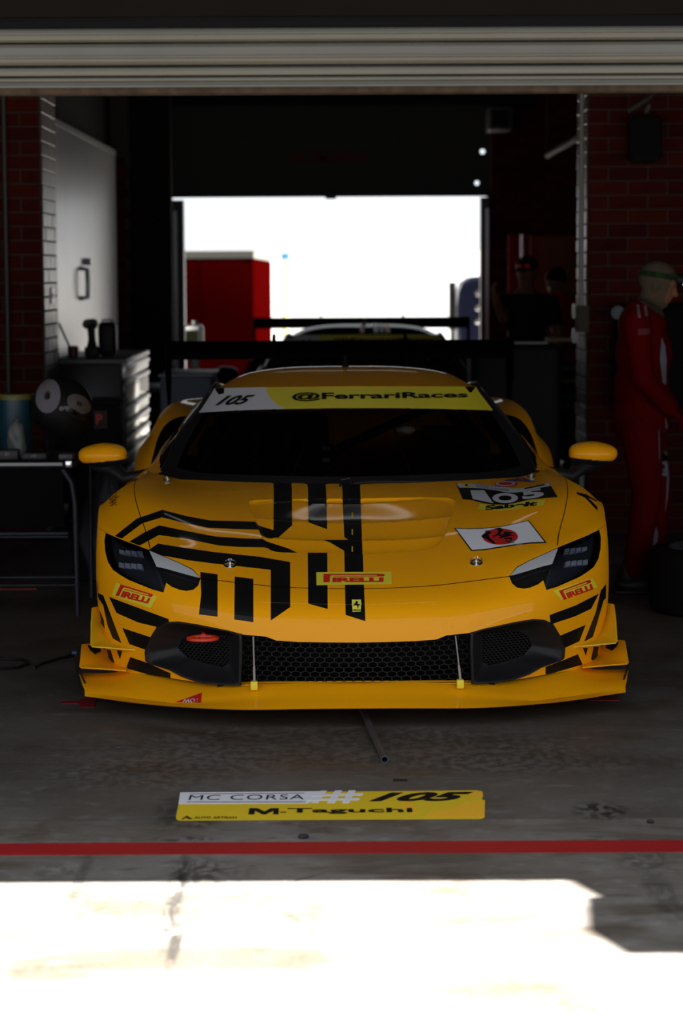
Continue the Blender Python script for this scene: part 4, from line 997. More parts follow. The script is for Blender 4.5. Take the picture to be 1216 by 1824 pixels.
wl = wall('wall_left_pier', FX0, xl+.004, YW-.004, YW+.80)
wr = wall('wall_right_pier', xr-.004, FX1, YW-.004, YW+.70)
bricks(wl, xl-.95, xl, YW, 2.85); bricks(wl, YW+.06, YW+.78, xl, 2.85, 'x+')
bricks(wr, xr, xr+1.15, YW, 2.85); bricks(wr, YW+.06, YW+.68, xr, 2.85, 'x-')
M_DW = mat('dark_painted_wall', (.014,.013,.013), .9, spec=.02)
wall('wall_left', FX0-.1, FX0, 7.0, 23, M_DW); wall('wall_right', FX1, FX1+.1, 7.0, 23, M_DW)
# grey partition along the left side behind the pier, with a lever handle
xp = atY(92, 500, YW+.82).x
pt = empty('partition_panel', (xp, YW+.82, 0), 0, 'tall smooth grey metal partition panel behind the left brick pier', 'partition')
M_PAN = mat('grey_satin_panel', (.19,.19,.20), .33, spec=.8, noise=(2, (.165,.165,.175)))
pz = atY(92, 215, YW+.82).z
pL = 0.0
while True:                                # far edge where the photograph shows x=212
    q = proj((xp, YW+.82+pL, 1.5))
    if q[0] > 208: break
    pL += .05
bx('panel', -.06, 0, 0, pL, .05, pz, M_PAN, pt); bx('panel_rail', -.065, .008, 0, pL, pz-.0, pz+.035, mat('panel_rail_grey', (.08,.08,.085), .5), pt); bx('panel_base', -.065, .004, 0, pL, 0, .05, M_BP, pt)
def yat(px):                               # distance along the panel under a pixel column
    t = 0
    while proj((xp, YW+.82+t, 1.5))[0] < px: t += .02
    return t
h0 = yat(143); zz = lambda py, y: atY(143, py, YW+.82+y).z
hd = tb('panel_handle', [(.0, h0, zz(478, h0)), (.05, h0, zz(480, h0)), (.055, h0, zz(505, h0)), (.05, h0, zz(530, h0)), (.0, h0, zz(531, h0))], .018, M_ALU, pt)
tb('panel_latch', [(.0, h0+.3, zz(466, h0)), (.05, h0+.3, zz(466, h0))], .025, M_ALU, pt)
YB = 22.5
wall('wall_left_inner', xp-.15, xp-.075, YW+.80, YB+.1, M_DW)
xq = atY(305, 500, YB).x; xe = atY(868, 500, YB).x
yn = YW+.82+pL+.3; xn = atY(305, 500, yn).x
wb = wall('wall_back_left', xp-.15, xn-.35, yn+.03, yn+.5, M_MORT); bricks(wb, xn-.35-.62, xn-.35, yn, 2.6)
wall('wall_back_left_inner', xn-.40, xn, yn+.12, yn+.2, M_DW); wall('wall_back_left_jamb', xq-.6, xq+.0, YB+.11, YB+.3, M_DW)
wbr = wall('wall_back_right', xe+.006, FX1, YB+.03, YB+.3, M_MORT); bricks(wbr, xe+.03, xe+.03+.96, YB-.0, 3.3)
# ---- rear shutter, almost closed at the top, with two pin-holes of daylight
rs = empty('rear_roller_shutter', (0, YB, 0), 0, 'dark rear roller shutter rolled halfway up above the bright exit', 'roller shutter')
zc = atY(608, 347, YB).z; zt2 = atY(608, 190, YB).z
M_RS = mat('rear_shutter_grey', (.055,.058,.052), .7)
holes_ = []
for (hx, hy, hr) in ((859,270,.022), (849,326,.020)):
    q = atY(hx, hy, YB); holes_.append([(q.x+hr*math.cos(a), q.z+hr*math.sin(a)) for a in np.linspace(0, 2*math.pi, 17)[:-1]])
nS = 12
pts = [(xq-.1, zc), (xe+.02, zc), (xe+.02, CH), (xq-.1, CH)]; ed = [(0,1),(1,2),(2,3),(3,0)]
for hh in holes_: k = len(pts); pts += hh; ed += [(k+i, k+(i+1) % 16) for i in range(16)]
vo, _, fo, _, _, _ = delaunay_2d_cdt([Vector(q) for q in pts], ed, [], 1, 1e-6)
fo = [f for f in fo if not any(pip(sum(vo[i].x for i in f)/len(f), sum(vo[i].y for i in f)/len(f), hh) for hh in holes_)]
mobj('curtain', [(v.x, 0.0, v.y) for v in vo], fo, M_RS, rs)
ztop = CH
k = 0; z = zc+.02
for i in range(12):
    zz_ = zc+.03+i*(CH-zc-.03)/12
    if all(abs(zz_-sum(q[1] for q in hh)/16) > .03 for hh in holes_): bx('curtain_rib', xq-.1, xe+.02, -.012, 0, zz_-.004, zz_+.004, M_RS, rs)
bx('curtain_bottom_bar', xq-.02, xe+.02, -.03, .02, zc-.02, zc+.025, M_BP, rs)
q = atY(589, 351, YB); bx('curtain_lock', q.x-.05, q.x+.05, -.04, .02, q.z-.02, zc+.02, M_BP, rs)
a = atY(517, 270, YB); b = atY(653, 288, YB); V_, F_ = text2d('NO SMOKING', .02, 0, .95)
mobj('sign_lettering', [(a.x+(b.x-a.x)*v[0], -.016, b.z+(a.z-b.z)*v[1]) for v in V_], F_, mat('dull_red_print', (.13,.012,.01), .6), rs)
bx('dark_head_beam', xq-.4, xe+.4, -.25, -.10, zt2, CH, M_BM, rs)
# door tracks at both sides of the exit
def track(px0, px1, pt_, label, light):
    x0, x1 = atY(px0, 500, YB-.05).x, atY(px1, 500, YB-.05).x
    t = empty('door_track', (x0, YB-.05, 0), 0, label, 'door track'); z1 = atY(px0, pt_, YB).z
    bx('track_channel', 0, x1-x0, -.06, .10, 0, z1, mat('track_black', (.03,.03,.035), .4, .3), t)
    w = x1-x0
    bx('track_flange', w*light-.012, w*light+.012, -.075, -.06, .2, z1-.1, M_ALU, t)
    return t
track(306, 329, 357, 'dark steel door track left of the bright exit', .35)
track(855, 870, 352, 'dark steel door track right of the bright exit', .75)
# front corner conduits
def conduit(name, px, Y, py0, py1, r, m, label, cat='pipe'):
    a = atY(px, py0, Y); b = atY(px, py1, Y); o = tb(name, [(a.x, Y, a.z), (a.x, Y, b.z)], r, m); return tag(o, label, cat)
conduit('conduit_pipe', 1036, YW-.05, 120, 545, .016, mat('pipe_white', (.22,.22,.21), .3), 'thin white vertical conduit on the corner of the right brick pier')
conduit('conduit_pipe', 5, YW-.05, 120, 720, .012, mat('pipe_grey', (.06,.06,.058), .5), 'thin grey vertical conduit on the face of the left brick pier')
q = atY(1034, 565, YW-.06); t = empty('junction_box', q, 0, 'small beige junction box under the white conduit on the right pier', 'electrical box')
bx('box_body', -.03, .05, -.03, .04, -.09, .07, mat('beige_plastic', (.09,.075,.055), .6), t, .006); bx('box_cover', -.022, .042, -.036, -.03, -.08, .06, mat('beige_plastic', (.09,.075,.055), .6), t, .002)
q = atY(1025, 560, YW+.35)
for k, (pa, pb) in enumerate(((541, 568), (586, 610))):
    a = atY(1026, pa, YW+.3); b = atY(1026, pb, YW+.3); t = empty('light_switch', ((a.x+b.x)/2, YW+.3, (a.z+b.z)/2), 0, ('upper' if k == 0 else 'lower')+' white switch plate on the inner side of the right brick pier', 'light switch', 'switch plates on the right pier')
    bx('switch_plate', -.02, .01, -.05, .05, -.045, .045, mat('switch_white', (.85,.85,.85), .3), t, .004); bx('switch_rocker', -.026, -.018, -.02, .02, -.02, .02, mat('switch_white', (.85,.85,.85), .3), t, .002)
q = atY(90, 527, YW+.4); t = empty('light_switch', (xl+.0, YW+.42, q.z), 0, 'white switch plate catching light on the side of the left brick pier', 'light switch')
bx('switch_plate', -.005, .02, -.07, .07, -.05, .05, mat('switch_white', (.85,.85,.85), .3), t, .004); bx('switch_rocker', .018, .026, -.03, .03, -.02, .02, mat('switch_white', (.85,.85,.85), .3), t, .002)
# kickplate and skirting on the right pier
q = atY(1036, 690, YW); bx_ = bx('trim_2', xr-.045, xr-.018, YW+.05, YW+.70, 0, .45, mat('pier_guard_grey', (.3,.3,.33), .5)); tag(bx_, kind='structure')
# ceiling tube lights (their reflections are the thin lines on the paint)
M_TUBE = mat('lit_tube', (.8,.8,.8), .5, emit=((.95,.97,1.0), 2.2))
for i, (y, lab) in enumerate(((9.3, 'nearest'), (12.3, 'middle'), (19.0, 'farthest'))):
    t = empty('ceiling_light', (0.05, y, CH), 0, 'slim batten tube light on the dark ceiling, %s of the row' % lab, 'ceiling light', 'ceiling tube lights')
    bx('light_housing', -.75, .75, -.05, .05, -.06, 0, mat('housing_white', (.6,.6,.6), .5), t, .01)
    lt('light_tube', [(0,-.73),(.013,-.73),(.013,.73),(0,.73)], M_TUBE, t, 12, Matrix.Translation((0, 0, -.078)) @ Matrix.Rotation(math.pi/2, 4, 'Y'))
# ============================================================ OUTSIDE, BEHIND
M_OW = mat('sunlit_white_wall', (.85,.86,.88), .7)
zz1 = atY(608, 447, 42).z
wb2 = empty('pit_building', (3, 42, 0), 0, 'long low pale building across the bright yard behind', 'building')
bx('building_wall', -22, 22, 0, 6, 0, zz1, M_OW, wb2); bx('roof_edge', -22.2, 22.2, -.25, 6.2, zz1, zz1+.03, mat('roof_edge_grey', (.35,.35,.36), .6), wb2)
for xx in (-6, -1.8, 2.4, 6.6): bx('wall_joint', xx-3, xx-2.97, -.03, 0, 0, zz1, mat('joint_pale', (.6,.6,.62), .7), wb2)
a = atY(330, 460, 27); b = atY(452, 460, 27); zr = atY(390, 460, 27).z; zr2 = atY(390, 447, 27).z
tr = empty('transporter', (b.x, 27, 0), 0, 'dark red transporter body parked outside left of the exit', 'truck')
M_TR = mat('transporter_red', (.010,.0001,.0001), .8, spec=.0)
bx('truck_body', a.x-b.x-2.5, 0, 0, 7, .35, zr, M_TR, tr, .03); bx('truck_roof_band', a.x-b.x-2.5, 0, .0, 7, zr, zr2, mat('band_grey', (.06,.06,.05), .5), tr)
bx('side_panel', -.62, -.60, -.012, 0, .4, zr-.05, M_TR, tr)
for xx in (-1.9, -.5):
    lt('truck_wheel', [(0,-.14),(.4,-.14),(.42,-.1),(.42,.1),(.4,.14),(0,.14)], M_RUB, tr, 28, Matrix.Translation((xx, .5, .42)) @ Matrix.Rotation(math.pi/2, 4, 'Y'))
def flag(px, Y, py0, py1, lab, m1, m2, r=.03):
    a = atY(px, py0, Y); b = atY(px, py1, Y); t = empty('marker_post', (a.x, Y, 0), 0, lab, 'post')
    tb('post_shaft', [(0, 0, 0), (0, 0, a.z)], r, m1, t); bx('post_sleeve', -.06, .06, -.05, .05, b.z, a.z, m2, t, .01)
flag(508, 33, 450, 462, 'thin yellow post with blue head in the yard behind', mat('post_yellow', (.75,.7,.2), .5), mat('post_blue', (.05,.25,.6), .5))
flag(482, 36, 449, 455, 'thin pale post left of the yellow post in the yard', mat('post_pale', (.6,.62,.65), .5), mat('post_pale', (.6,.62,.65), .5), .02)
# dark blue rounded case outside at the right
a = atY(805, 500, 25); b = atY(872, 500, 25); zt3 = atY(850, 492, 25).z
cs_ = empty('transport_case', ((a.x+b.x)/2, 25, 0), 0, 'dark blue rounded equipment trolley standing outside right of the rear car', 'trolley')
w = b.x-a.x; M_DB = mat('dark_blue_shell', (.002,.004,.018), .4, coat=.15, spec=.2)
bm = bmesh.new(); prf = [(-.36*w, .25),(-.36*w, zt3-.28),(-.30*w, zt3-.12),(-.12*w, zt3-.02),(.2*w, zt3),(.9*w, zt3-.01),(1.2*w, zt3-.1),(1.3*w, .25)]
n = len(prf); vs = [bm.verts.new((x, y, z)) for y in (0, .9) for x, z in prf]
bm.faces.new(vs[:n][::-1]); bm.faces.new(vs[n:]); [bm.faces.new((vs[i], vs[(i+1) % n], vs[n+(i+1) % n], vs[n+i])) for i in range(n)]
bmesh.ops.recalc_face_normals(bm, faces=bm.faces[:]); bmesh.ops.bevel(bm, geom=bm.edges[:], offset=.03, segments=3, affect='EDGES')
bobj('case_shell', bm, M_DB, cs_, True, 50)
bx('case_monitor', -.56*w, -.38*w, .1, .3, zt3-.55, zt3-.06, M_BP, cs_, .01); tb('monitor_arm', [(-.47*w,.2,.3),(-.47*w,.2,zt3-.5)], .02, M_BP, cs_)
bx('case_base', -.5*w, 1.3*w, 0, .9, .12, .25, M_BP, cs_)
for sx in (-.4, 1.1):
    for sy in (.15, .75): lt('caster', [(0,-.02),(.055,-.02),(.06,0),(.055,.02),(0,.02)], M_RUB, cs_, 16, Matrix.Translation((sx*w, sy, .06)) @ Matrix.Rotation(math.pi/2, 4, 'Y'))
for k, pyy in enumerate((522, 548, 572)):
    q = atY(850, pyy, 25); lt('case_latch', [(0,0),(.03,0),(.03,.02),(0,.03)], M_CHR, cs_, 16, Matrix.Translation((q.x-cs_.location.x, -.0, q.z)) @ Matrix.Rotation(math.pi/2, 4, 'X'))
# ============================================================ FLOOR MARKINGS
def gpoly(name, P, m, z=.0015, parent=None, th=True):
    W_ = [atZ(*q) for q in P]; n = len(W_)
    V_ = [(w.x, w.y, z) for w in W_]+[(w.x, w.y, 0.0002) for w in W_]
    return mobj(name, V_, [tuple(range(n))[::-1] if False else tuple(range(n))]+[(i, n+i, n+(i+1) % n, (i+1) % n) for i in range(n)], m, parent)
def gtext(name, q, s, m, z=.003, parent=None, **k):
    V_, F_ = text2d(s, **k); W_ = [atZ(*p_) for p_ in quadmap(q, V_)]; o = mobj(name, [(w.x, w.y, z) for w in W_], F_, m, parent); return o
yr0 = (atZ(0, 1522).y+atZ(1216, 1520).y)/2; yr1 = (atZ(0, 1502).y+atZ(1216, 1498).y)/2
rt = bx('floor_tape', FX0, FX1, yr0, yr1, .0, .0015, mat('floor_tape_red', (.30,.006,.008), .5, noise=(3, (.25,.006,.008)))); tag(rt, 'long red tape line on the concrete in front of the sign', 'floor tape')
sg = empty('floor_sign', (0, 0, 0), 0, 'yellow and white driver name sticker number 105 on the floor before the car', 'floor sign')
SGQ = [(322,1413),(857,1408.5),(864,1459),(312,1462)]
def srect(a, b, c, d): return [tuple(v) for v in quadmap(SGQ, np.array([(a, d), (c, d), (c, b), (a, b)], float))]
M_SY = mat('sign_yellow', (.60,.42,.02), .6); M_SO = mat('sign_orange', (.78,.42,.02), .45); M_SW = mat('sign_white', (.66,.67,.74), .45)
rr = []
for (cx_, cy_, a0) in ((.985,.88,0),(.015,.88,90),(.015,.12,180),(.985,.12,270)):
    for k in range(5): t = math.radians(a0+k*22.5); rr.append((cx_+.015*math.cos(t), cy_+.12*math.sin(t)))
gpoly('sign_board', [tuple(v) for v in quadmap(SGQ, np.array(rr))], M_SY, .0015, sg)
sgp = lambda P: [tuple(v) for v in quadmap(SGQ, np.array(P, float))]
sgz = lambda P: Z(P, 2.0267, 300, 1300)
gpoly('sign_panel', sgp([(.95,.985),(.99,.9),(.998,.45),(.62,.06),(.99,.02)])[0:0]+sgz([(1000,292),(1075,262),(1142,255),(1140,318),(920,318),(940,300)]), M_SO, .0019, sg)
gpoly('sign_panel', sgz([(835,250),(870,262),(905,300),(880,305),(845,285)]), M_SO, .0019, sg)
gpoly('sign_panel', sgz([(1082,225),(1132,223),(1136,240),(1105,248),(1085,240)]), M_SO, .0019, sg)
gpoly('sign_panel', sgz([(42,228),(560,223),(505,268),(36,270)]), M_SW, .0019, sg)
for hz_, P_ in enumerate(([(548,222),(572,222),(540,266),(514,266)], [(600,222),(626,221),(600,266),(572,266)], [(650,221),(676,221),(652,266),(626,266)], [(520,234),(705,231),(700,239),(516,242)], [(505,251),(692,249),(686,256),(500,258)])):
    gpoly('sign_hash', sgz(P_), M_SW, .0022+.00012*hz_, sg)
gtext('sign_lettering', sgz([(78,239),(492,236),(488,254),(72,256)]), 'MC CORSA', M_INK, parent=sg, bold=-.005, space=1.1)
gpoly('sign_rule', sgz([(78,233),(490,230),(490,231.6),(78,234.6)]), M_STRIPE, .0023, sg); gpoly('sign_rule', sgz([(66,262),(494,262),(494,263.6),(66,263.6)]), M_STRIPE, .0023, sg)
gtext('sign_lettering', sgz([(745,230),(1100,227),(1070,259),(722,261)]), '105', M_INK, parent=sg, bold=.045, shear=.33)
gpoly('sign_letter_m', sgz([(292,286),(322,286),(346,298),(370,286),(398,286),(397,307),(378,307),(378,294),(350,307.5),(340,307.5),(312,294),(310,307.5),(288,307.5)]), M_INK, .003, sg)
gtext('sign_lettering', sgz([(402,286),(880,284),(882,305),(401,307)]), '.Taguchi', M_INK, parent=sg, bold=.022)
gtext('sign_lettering', sgz([(94,316),(246,316),(246,323),(92,324)]), 'AUTO ARTISAN', M_INK, parent=sg, bold=.015)
gpoly('sign_mark', sgz([(66,312),(88,324),(74,325),(62,320),(54,325),(46,325)]), M_STRIPE, .0024, sg)
# red arrow on the floor at the left of the splitter, a tape scrap, pebbles
gp = gpoly('floor_arrow', [(110,1249),(140,1249),(150,1244),(172,1242),(168,1260),(144,1260),(140,1254),(110,1254)], mat('floor_tape_red', (.42,.010,.012), .5)); tag(gp, 'short red tape arrow on the floor beside the left splitter end', 'floor tape')
gp = gpoly('floor_arrow', [(1052,1243),(1104,1243),(1102,1248),(1050,1248)], mat('floor_tape_red', (.42,.010,.012), .5)); tag(gp, 'short red tape strip on the floor below the right splitter end', 'floor tape')
gp = gpoly('tape_scrap', [(700,1389),(725,1389),(725,1392),(700,1392)], M_BP, .003); tag(gp, 'tiny black tape scrap on the concrete above the sign', 'tape')
for px_, py_, r_, lab in ((540,1493,.016,'small dark stone beside the red tape line'),(1158,1466,.012,'small dark stone on the concrete at the far right of the sign')):
    q = atZ(px_, py_); bm = bmesh.new(); bmesh.ops.create_icosphere(bm, subdivisions=2, radius=r_)
    for v in bm.verts: v.co *= random.uniform(.8, 1.15); v.co.z *= .45
    o = bobj('stone', bm, mat('dark_stone', (.03,.03,.032), .8), None, True); o.location = (q.x, q.y, r_*.4); tag(o, lab, 'stone')
# loose metal tube under the car nose, pointing at the camera
a = atZ(685, 1360); bm = bmesh.new(); s0 = Vector((a.x, a.y, .0128)); s1 = Vector((atZ(640, 1255).x+.0, a.y+1.05, .0128))
d = (s1-s0).normalized(); M4 = Matrix.Translation(s0) @ d.to_track_quat('Z', 'Y').to_matrix().to_4x4(); Ln = (s1-s0).length
lathe(bm, [(.0098,0),(.0125,0),(.0125,Ln),(.0098,Ln)], 24, M4, closed=True); bmesh.ops.recalc_face_normals(bm, faces=bm.faces[:])
o = bobj('metal_tube', bm, mat('dull_tube_steel', (.10,.105,.12), .5, .6), None, True, 40); tag(o, 'hollow grey metal tube lying on the floor under the car nose', 'tube')
# black cable at the left
cpts = [(-30,1196),(0,1194),(30,1192),(52,1184),(40,1177),(0,1176),(-30,1179)]
o = tb('power_cable', [Vector((atZ(*q).x, atZ(*q).y, .006)) for q in smoothp([(x, y) for x, y in cpts], 0)] , .006, M_BP); tag(o, 'thin black cable looped on the floor at the far left', 'cable')
o = tb('power_cable', [Vector((atZ(*q).x, atZ(*q).y, .006)) for q in ((60,1192),(75,1184),(105,1175),(140,1168),(170,1150))] , .006, M_BP); tag(o, 'thin black cable running along the floor to the car wheel', 'cable')
# ============================================================ THINGS AT THE LEFT
def E(name, x, y, z, label, cat, group=None, rz=0): return empty(name, (x, y, z), rz, label, cat, group)
# tool cabinet along the partition: drawers face the middle of the bay
y0, y1 = 15.75, 17.65
xa = atY(222, 640, y0).x; xb = xp+.03; zc_ = atY(222, 640, y0).z
tc_ = E('tool_cabinet', (xa+xb)/2, y0, 0, 'long black tool cabinet with shiny drawer fronts against the grey partition', 'tool cabinet')
X0, X1 = xb-(xa+xb)/2, xa-(xa+xb)/2; Wd = y1-y0
M_CAB = mat('cabinet_black', (.01,.01,.011), .35, coat=.3); M_DRW = mat('drawer_silver', (.8,.8,.82), .35, .5)
bx('cabinet_body', X0, X1-.02, 0, Wd, .12, zc_-.03, M_CAB, tc_, .01); bx('cabinet_top', X0-.01, X1+.01, -.02, Wd+.02, zc_-.03, zc_, mat('cabinet_top_grey', (.12,.12,.125), .35), tc_, .006)
zs = [zc_-.04, zc_-.13, zc_-.30, zc_-.40, zc_-.50, zc_-.60, zc_-.70, zc_-.82, .16]
for i, (a, b) in enumerate(zip(zs, zs[1:])):
    for (ya, yb) in ((.03, Wd-.03),):
        dw = bx('drawer', X1-.02, X1+.004, ya, yb, b+.012, a-.006, M_CAB if i else M_DRW, tc_, .003)
        bx('drawer_handle', X1+.003, X1+.016, ya+.02, yb-.02, a-.036, a-.012, M_DRW, dw, .004)
for sy in (.15, Wd-.15):
    for sx in (X0+.07, X1-.09): lt('caster', [(0,-.02),(.055,-.02),(.06,0),(.055,.02),(0,.02)], M_RUB, tc_, 16, Matrix.Translation((sx, sy, .06)) @ Matrix.Rotation(math.pi/2, 4, 'Y'))
def onp(px, py, Y): q = atY(px, py, Y); return q.x, q.z
# items on the cabinet
x, z = onp(130, 635, 16.2); t = E('brush_can', x, 16.2, zc_, 'dark red can with a slanted rod standing on the tool cabinet', 'can')
h = onp(130, 617, 16.2)[1]-zc_
lt('can_body', [(0,0),(.035,0),(.036,.005),(.036,h),(.032,h+.004),(.032,.01),(0,.01)], mat('can_dark_red', (.10,.012,.01), .4), t, 24)
q = onp(103, 572, 16.2); tb('rod', [(.0,0,.02),(q[0]-x, 0, q[1]-zc_)], .007, M_BP, t)
x, z = onp(164, 635, 16.2); t = E('cordless_drill', x, 16.2, zc_, 'black cordless drill standing upright on the tool cabinet', 'drill'); h = onp(164, 568, 16.2)[1]-zc_
bx('drill_battery', -.045, .045, -.06, .06, 0, .07, M_BP, t, .01); bm = bmesh.new(); tube(bm, [(0,0,.06),(0,0,.12),(-.005,0,h-.05)], [.036,.024,.027], 12); bobj('drill_grip', bm, M_BP, t, True, 60)
bm = bmesh.new(); tube(bm, [(-.035,-.08,h-.035),(-.03,.0,h-.035),(-.0,.09,h-.035),(.0,.12,h-.035)], [.018,.034,.036,.03], 16); bobj('drill_motor', bm, mat('drill_dark', (.02,.02,.022), .35), t, True, 60)
x, z = onp(192, 630, 16.4); t = E('bluetooth_speaker'.replace('bluetooth','portable'), x, 16.4, zc_, 'black portable speaker with rounded top on the tool cabinet', 'speaker'); h = onp(192, 573, 16.4)[1]-zc_
bx('speaker_case', -.06, .06, -.07, .07, 0, h, M_BP, t, .035, 4); lt('speaker_cone', [(.045,0),(.03,-.01),(.012,-.002),(0,-.006)], M_BM, t, 20, Matrix.Translation((0,-.071,h*.4)) @ Matrix.Rotation(math.pi/2, 4, 'X')); tb('speaker_handle', [(-.04,0,h-.01),(-.03,0,h+.012),(.03,0,h+.012),(.04,0,h-.01)], .006, M_BP, t)
# white lidded jug and cloth-covered bench by the exit
xj, zj = onp(346, 618, 19.5)
bench = E('covered_bench', onp(322, 700, 15.15)[0], 15.15, 0, 'blue-grey cloth-covered bench behind the left rear fender of the yellow car', 'bench')
zb1 = onp(322, 672, 15.15)[1]; bm = bmesh.new(); box(bm, -.13, .19, 0, .8, .02, zb1, .02); bobj('bench_cloth', bm, mat('blue_grey_cloth', (.13,.14,.19), .8, bump=(6, .5)), bench, True, 40); bx('bench_top', -.14, .20, -.01, .81, zb1, zb1+.02, mat('bench_top_grey', (.2,.21,.25), .5), bench, .005)
t = E('tyre_trolley', onp(278, 700, 19.0)[0]-.06, 19.0, 0, 'dark trolley with a bare steel edge between tool cabinet and covered bench', 'trolley'); zt4 = onp(285, 690, 19.0)[1]
bx('trolley_deck', -.2, .2, 0, .8, zt4-.04, zt4, mat('trolley_deck', (.14,.15,.18), .5), t, .005)
bx('trolley_lower_deck', -.2, .2, 0, .8, .2, .24, M_BP, t, .005)
for sx in (-.18, .18):
    for sy in (.03, .77): tb('leg', [(sx, sy, .0), (sx, sy, zt4-.04)], .015, M_BP, t)
st_ = E('jug_stand', xj, 19.5, 0, 'slim pale stand carrying the white jug beside the exit', 'stand'); zj0 = zj
bx('stand_top', -.12, .16, -.1, .2, zj0-.03, zj0, mat('stand_white', (.6,.6,.6), .5), st_, .005); tb('stand_post', [(.0, .05, .0), (.0, .05, zj0-.03)], .035, mat('stand_white', (.6,.6,.6), .5), st_); bx('stand_base', -.15, .15, -.1, .2, 0, .03, M_BP, st_, .005)
t = E('water_jug', xj, 19.5, zj0, 'white jug with a pale yellow label on the stand beside the exit', 'jug'); h = onp(346, 578, 19.5)[1]-zj0
bx('jug_body', -.075, .075, -.05, .06, 0, h, mat('jug_white', (.85,.9,.9), .3, trans=.6), t, .03, 4); bx('jug_label', -.065, .035, -.054, -.048, h*.25, h*.75, mat('jug_label', (.45,.45,.2), .5), t); lt('jug_cap', [(0,h+.03),(.02,h+.03),(.022,h-.004),(0,h-.004)], mat('jug_white', (.6,.66,.66), .3), t, 16)
# ---- folding table at the front left with things on it
yt = 11.4; xe_ = onp(134, 830, yt)[0]; zt = onp(60, 822, yt)[1]; xs_ = xe_-1.5
tb_ = E('folding_table', (xs_+xe_)/2, yt, 0, 'black folding table with edge reflections drawn as a pale strip at the far left', 'table'); hw = (xe_-xs_)/2
bm = bmesh.new(); box(bm, -hw, hw, 0, .70, zt-.035, zt, .012); bobj('tabletop', bm, mat('table_black', (.012,.012,.013), .6, spec=.2), tb_, True, 40)
bx('edge_reflection_strip', -hw+.03, hw-.06, -.006, .0, zt-.02, zt-.006, mat('edge_reflection_grey', (.22,.22,.25), .35, .4), tb_)  # pale strip stands in for reflections along the table edge
bx('corner_clip', hw-.045, hw-.015, -.010, .02, zt-.03, zt+.004, M_CHR, tb_, .004)
bx('front_cloth', -hw+.02, hw-.06, .02, .03, .42, zt-.035, mat('black_cloth', (.006,.006,.007), .9), tb_)
bm = bmesh.new(); tube(bm, [(hw-.06,.01,zt-.04),(hw-.02,.01,zt-.10),(hw-.005,.01,zt-.2),(hw-.0,.01,.02),(hw-.0,.01,0)], .012, 10); bobj('leg', bm, mat('leg_dark_steel', (.02,.025,.04), .5), tb_, True, 60)
bm = bmesh.new(); tube(bm, [(hw-.0,.66,zt-.04),(hw-.0,.66,0)], .012, 10); bobj('leg', bm, mat('leg_dark_steel', (.02,.025,.04), .5), tb_, True, 60)
for yy in (.01, .66): tb('leg', [(-hw+.1, yy, zt-.04), (-hw+.1, yy, 0)], .012, mat('leg_dark_steel', (.02,.025,.04), .5), tb_)
for pyy, w_ in ((951, .010), (957, .006), (1029, .006), (1043, .005)):
    q = onp(60, pyy, yt)[1]; tb('crossbar', [(-hw+.1, .01, q), (hw-.04 if pyy < 1000 else hw, .01, q)], w_, mat('leg_dark_steel', (.02,.025,.04), .5), tb_)
q = onp(60, 1050, yt)[1]; tb('red_crossbar', [(-hw+.1, .012, q), (onp(65, 1050, yt)[0]-tb_.location.x, .012, q)], .005, mat('bar_red', (.2,.01,.01), .5), tb_)
# racing helmet, lying tipped towards the right
hx, hz = onp(108, 728, 11.7); hs = .165
hm = E('racing_helmet', hx, 11.75, zt, 'black and white racing helmet with tilted visor on the folding table', 'helmet')
bm = bmesh.new(); bmesh.ops.create_uvsphere(bm, u_segments=40, v_segments=26, radius=1)
for v in bm.verts:
    c = v.co; x_, y_, z_ = c.x*.150, c.y*.125, c.z*.150
    if z_ < -.02 and x_ > .0: x_ += .035*min(1, (-z_)/.1); 
    z_ = max(z_, -.125); v.co = (x_, y_, z_)
zo = onp(108, 728, 11.7)[1]-zt; RT = Matrix.Translation((0, 0, zo)) @ Matrix.Rotation(math.radians(24), 4, 'Y')
bmesh.ops.transform(bm, matrix=RT, verts=bm.verts[:])
bobj('helmet_shell', bm, mat('helmet_black', (.006,.006,.008), .55, spec=.2), hm, True)
def patch_on(cx, cz_, rx, rz, off, m, name, rot=0):
    V_ = [(0, 0)]; R_ = 5; n = 32
    for r in range(1, R_+1):
        for k in range(n): a = 2*math.pi*k/n; u = math.cos(a)*rx*r/R_; w = math.sin(a)*rz*r/R_; V_.append((cx+u*math.cos(rot)-w*math.sin(rot), cz_+u*math.sin(rot)+w*math.cos(rot)))
    F_ = [(0, 1+(k+1) % n, 1+k) for k in range(n)]+[(1+r*n+k, 1+r*n+(k+1) % n, 1+(r-1)*n+(k+1) % n, 1+(r-1)*n+k) for r in range(1, R_) for k in range(n)]
    P = []
    for x_, z_ in V_:
        s = max(0, 1-(x_/.155)**2-(z_/.155)**2); P.append(RT @ Vector((x_, -(.126*math.sqrt(s)+off), z_)))
    return mobj(name, P, F_, m, hm, True)
patch_on(-.075, .035, .062, .080, .004, mat('helmet_white', (.20,.19,.22), .6), 'helmet_white_field', .3)
patch_on(.075, .060, .060, .040, .006, mat('visor_pale', (.13,.105,.10), .5), 'visor', -.25)
patch_on(.075, .012, .060, .016, .007, mat('visor_black', (.01,.01,.012), .2), 'visor_frame', -.2)
lt('visor_pivot', [(0,.006),(.011,.005),(.013,0),(0,0)], mat('pivot_grey', (.12,.12,.14), .5), hm, 16, RT @ Matrix.Translation((.01, -.128, .01)) @ Matrix.Rotation(math.pi/2, 4, 'X'))
